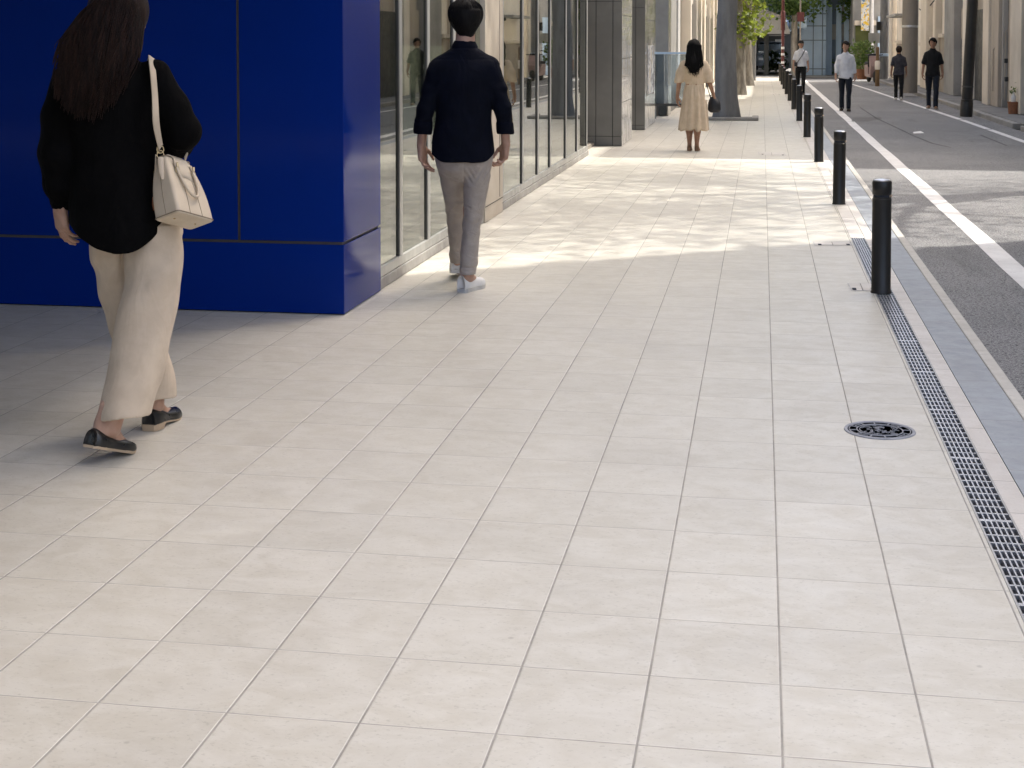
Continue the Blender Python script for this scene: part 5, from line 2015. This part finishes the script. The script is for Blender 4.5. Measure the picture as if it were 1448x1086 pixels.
F.disp(wr5)
F.mesh('dress', M['dress_cloth'], dlady)
F = Fld((-.20, -.17, .96), (.18, .18, 1.56), .0072)
F.ell((-.005, .02, 1.42), (.092, .108, .098), .02)
F.prof([(1.06, -.01, -.118, .036, .016), (1.12, -.008, -.113, .072, .030), (1.18, -.006, -.105, .098, .042), (1.25, -.004, -.082, .110, .056), (1.33, -.004, -.03, .103, .088), (1.42, -.005, .015, .095, .107)], .03)
fa, fb = nz(71, (24, 16, 4), 5), nz(72, (70, 60, 6), 5)
F.disp(lambda X, Y, Z: -.007 * fa(X, Y, Z) - .004 * fb(X, Y, Z))
hair = F.mesh('hair', M['hair_black'], dlady)
q = random.Random(31)
rows = []
for i in range(260):
    a = q.uniform(-1, 1)
    z1 = 1.02 + .11 * a * a + q.uniform(-.02, .08)
    rows.append([(-.005 + a * .095, -.06 - .03 * (1 - a * a), 1.44), (a * .112, -.125, 1.27), (a * .120 + q.gauss(0, .008), -.150, 1.16), (a * .085 + q.gauss(0, .016), -.142 + q.gauss(0, .006), z1)])
join_into(hair, strands(rows, .004, 3))
shoe(dlady, (-.052, .145), (-.062, -.035), .003, .003, .036, .045, 'shoe_tan', 'shoe_tan', True, .03, .005)
shoe(dlady, (.056, .110), (.038, -.070), .003, .003, .036, .045, 'shoe_tan', 'shoe_tan', True, .03, .005)
hb = thing('handbag', 'round black handbag held by the woman in the beige dress', 'bag', P0 + Matrix.Rotation(rz, 3, 'Z') @ Vector((.275, .07, .52)), rz)
F = Fld((-.16, -.12, -.03), (.16, .12, .32), .0072)
F.prof([(0, .0, 0, .055, .05), (.015, 0, 0, .074, .06), (.08, 0, 0, .088, .072), (.16, -.004, 0, .074, .058), (.20, -.012, 0, .05, .03), (.215, -.014, 0, .035, .02)], .03)
fa = nz(81, (30, 30, 12), 5)
F.disp(lambda X, Y, Z: -.004 * fa(X, Y, Z))
F.mesh('bag_body', M['black_leather'], hb)
MB().tube([(-.05, 0, .19), (-.058, .0, .23), (-.03, .0, .245), (-.005, 0, .225), (.015, 0, .185)], .006, 8).build('handle', M['black_leather'], hb, True)
MB().tube([(-.052, -.01, .19), (-.105, -.07, .38), (-.150, -.115, .56), (-.170, -.105, .68), (-.172, -.075, .735), (-.165, -.03, .745)], .0055, 8).build('strap', M['black_leather'], hb, True)


# === people farther along the road ===
def walker(label, px, py, zg, hpx, face, top, bottom, hair_m, skin='skin', sleeves='short', shoes='shoe_black', stride=.12, cap=False, strap=False, seed=1, tucked=False, female=False, bag_=False):
    p, rz_ = face_to(px, py, zg)
    d = Vector((p.x, p.y)).length
    t = (p - Vector((0, 0, CAM_H)))
    dep = -math.sin(YAW) * p.x + math.cos(YAW) * p.y
    Hh = hpx * dep / F_PX
    s = Hh / 1.74
    fy = 1 if face == 'away' else -1
    hh = .009
    F = Fld((-.36, -.42, -.01), (.36, .42, 1.76), hh)
    head(F, (0, .02, 1.59), 1.0, 0)
    F.chain([(0, 0, 1.36), (0, .012, 1.50)], [.062, .052])
    F.prof([(.82, 0, 0, .135, .10), (1.0, 0, 0, .125, .095), (1.2, 0, 0, .140, .09), (1.31, 0, 0, .115, .07), (1.41, 0, 0, .06, .055)], .03)
    for sd, ph in ((-1, 1), (1, -1)):
        F.chain([(sd * .085, 0, .86), (sd * .085, ph * stride * .7 + .02, .48), (sd * .08, ph * stride, .08)], [.075, .05, .034])
        F.chain([(sd * .08, ph * stride - .03, .05), (sd * .09, ph * stride + .15, .028)], [.034, .028])
        x1, x2 = (.205, .235) if not female else (.19, .215)
        F.chain([(sd * .138, 0, 1.30), (sd * x1, -ph * .02 - .01, 1.10), (sd * x2, -ph * .05 + .05, .86)], [.047, .038, .027])
        hand(F, (sd * x2, -ph * .05 + .05, .86), (-sd * .02, .12, -1), (-sd * .9, -.2, 0), (-sd * .15, 1, 0), 1.0, (22, 34, 24))
    o = F.mesh('person', M[skin])
    o.location, o.rotation_euler, o.scale = p, (0, 0, rz_ + (0 if fy > 0 else math.pi)), (s, s, s)
    tag(o, label, 'person')
    # top
    F = Fld((-.36, -.24, .70), (.36, .24, 1.52), hh)
    z0 = .90 if tucked else .80
    F.prof([(z0 - .03, 0, 0, .180, .137), (z0 + .04, 0, 0, .178, .136), (1.02, 0, 0, .158, .116), (1.2, 0, 0, .172, .116), (1.32, 0, 0, .168, .098), (1.375, 0, 0, .138, .082), (1.415, 0, .003, .098, .072), (1.445, 0, .006, .066, .062), (1.47, 0, .01, .058, .058)], .02)
    for sd, ph in ((-1, 1), (1, -1)):
        a, b, c = (sd * .148, 0, 1.325), (sd * (.20 if not female else .185), -ph * .02 - .01, 1.13), (sd * .222, -ph * .04 + .03, .96)
        if sleeves == 'short':
            F.cone(a, b, .060, .062, .045)
        else:
            F.chain([a, b, c], [.060, .056, .046], .045)
    fa, fb = nz(seed, (13, 13, 7), 6), nz(seed + 50, (34, 34, 30), 5)
    F.cut(lambda X, Y, Z: z0 + .005 * np.sin(X * 14 + seed) - Z + 0 * Y)
    F.disp(lambda X, Y, Z: -.008 * fa(X, Y, Z) - .004 * fb(X, Y, Z))
    F.mesh('shirt', M[top], o, 2)
    F = Fld((-.24, -.36, .03), (.24, .36, 1.00), hh)
    F.prof([(.78, 0, 0, .158, .115), (.88, 0, 0, .156, .115), (.95, 0, 0, .148, .110)], .02)
    for sd, ph in ((-1, 1), (1, -1)):
        F.prof([(.055, sd * .08, ph * stride, .052, .062), (.28, sd * .083, ph * stride * .92 - .005, .058, .07), (.48, sd * .086, ph * stride * .7 + .005, .066, .08), (.70, sd * .084, ph * stride * .35, .082, .10), (.86, sd * .078, 0, .088, .11)], .015)
    fc = nz(seed + 9, (16, 16, 34), 5)
    F.disp(lambda X, Y, Z: -.005 * fa(X, Y, Z) - .005 * fc(X, Y, Z) * np.exp(-((Z - .42) / .16) ** 2))
    F.mesh('trousers', M[bottom], o)
    F = Fld((-.14, -.14, 1.42), (.14, .18, 1.78), hh * .8)
    if cap:
        F.ell((0, .012, 1.645), (.092, .110, .085), .02)
        F.cone((0, .10, 1.645), (0, .16, 1.632), .055, .045, .01, (0, 0, 1), .22)
        F.cut(lambda X, Y, Z: 1.622 - Z + 0 * X + 0 * Y)
        F.mesh('cap', M['dark_cloth'], o)
        F = Fld((-.14, -.14, 1.42), (.14, .18, 1.78), hh * .8)
        F.prof([(1.50, 0, -.03, .06, .06), (1.56, 0, -.018, .082, .08), (1.635, 0, .0, .086, .098)], .02)
        F.cut(lambda X, Y, Z: np.where(Y > .03, .05, -1) + 0 * Z + 0 * X)
    else:
        F.ell((0, .008, 1.635), (.094, .112, .098), .02)
        F.prof([(1.51, 0, -.035, .06, .055), (1.56, 0, -.018, .084, .085), (1.63, 0, .004, .092, .108)], .03)
        F.cut(lambda X, Y, Z: np.where((Y > .045) & (Z < 1.638 + .02 * np.sin(X * 40)), .05, -1))
        fh = nz(seed + 20, (40, 40, 26), 6)
        F.disp(lambda X, Y, Z: -.005 * fh(X, Y, Z))
    F.mesh('hair', M[hair_m], o)
    for sd, ph in ((-1, 1), (1, -1)):
        y = ph * stride
        shoe(o, (sd * .095, y + .185), (sd * .078, y - .075), .004, .004 + (.03 if ph < 0 else 0), .047, .07, shoes, 'sole_white' if shoes != 'shoe_black' else 'shoe_black', False, 0, .016)
    if strap:
        v, f = [], []
        path = [(-.13, .02, 1.41), (-.10, .088, 1.375), (-.05, .128, 1.26), (.04, .130, 1.12), (.12, .112, 1.0), (.175, .03, .93), (.14, -.10, 1.02), (.02, -.125, 1.2), (-.09, -.085, 1.37), (-.13, -.01, 1.415)]
        if not cap:
            path = [(-.13, .02, 1.41), (-.02, .02, .0)]
        k = thing('crossbody_bag', 'thin dark crossbody strap with small pouch over the white shirt', 'bag', o.location, o.rotation_euler[2])
        k.scale = o.scale
        MB().tube(path, .011, 6).build('strap', M['grey_cloth'], k, True)
        MB().box(.10, .20, .085, .135, .90, 1.03, .015).build('pouch', M['grey_cloth'], k, True)
    return o


walker('man in a black cap and white short sleeved shirt walking towards us behind the bollards', 1132, 134, 0, 78, 'to', 'white_cloth', 'dark_cloth', 'hair_black', 'skin', 'short', 'shoe_black', .10, True, True, 3, True)
walker('man in a white long sleeved shirt and dark trousers walking towards us on the road', 1195, 157, ZR, 100, 'to', 'white_cloth', 'denim', 'hair_black', 'skin', 'long', 'shoe_black', .10, False, False, 6)
walker('person in a charcoal tee and black trousers walking away along the far line', 1270.5, 142, ZR, 78, 'away', 'grey_cloth', 'dark_cloth', 'hair_brown', 'skin_tan', 'short', 'shoe_white', .12, False, False, 9)
walker('man in a black tee and dark jeans on the road left of the black pole', 1318, 154.5, ZR, 102, 'to', 'dark_cloth', 'denim', 'hair_black', 'skin_tan', 'short', 'shoe_tan', .12, False, False, 14)

# ------------------------------------------------------------------ light
EL, AZ = R(60), R(54)
sd = Vector((math.sin(AZ) * math.cos(EL), math.cos(AZ) * math.cos(EL), math.sin(EL)))
su = bpy.data.lights.new('sun', 'SUN')
su.energy = 2.0
su.angle = R(.55)
su.color = (1, .945, .86)
so = bpy.data.objects.new('sun', su)
COL.objects.link(so)
so.rotation_euler = sd.to_track_quat('Z', 'Y').to_euler()
so.location = (20, 20, 40)
w = bpy.data.worlds.new('World')
SC.world = w
w.use_nodes = True
sky = w.node_tree.nodes.new('ShaderNodeTexSky')
sky.sky_type = 'NISHITA'
sky.sun_disc = False
sky.sun_elevation = EL
sky.sun_rotation = AZ
sky.dust_density = 7
sky.air_density = 1.0
sky.ozone_density = .8
bg = w.node_tree.nodes['Background']
w.node_tree.links.new(sky.outputs[0], bg.inputs[0])
bg.inputs[1].default_value = .15
SC.view_settings.view_transform = 'Standard'
SC.view_settings.look = 'None'
SC.view_settings.exposure = 1.50
SC.view_settings.gamma = 1
SC.cycles.max_bounces = 8
SC.cycles.transparent_max_bounces = 12
SC.cycles.use_denoising = True
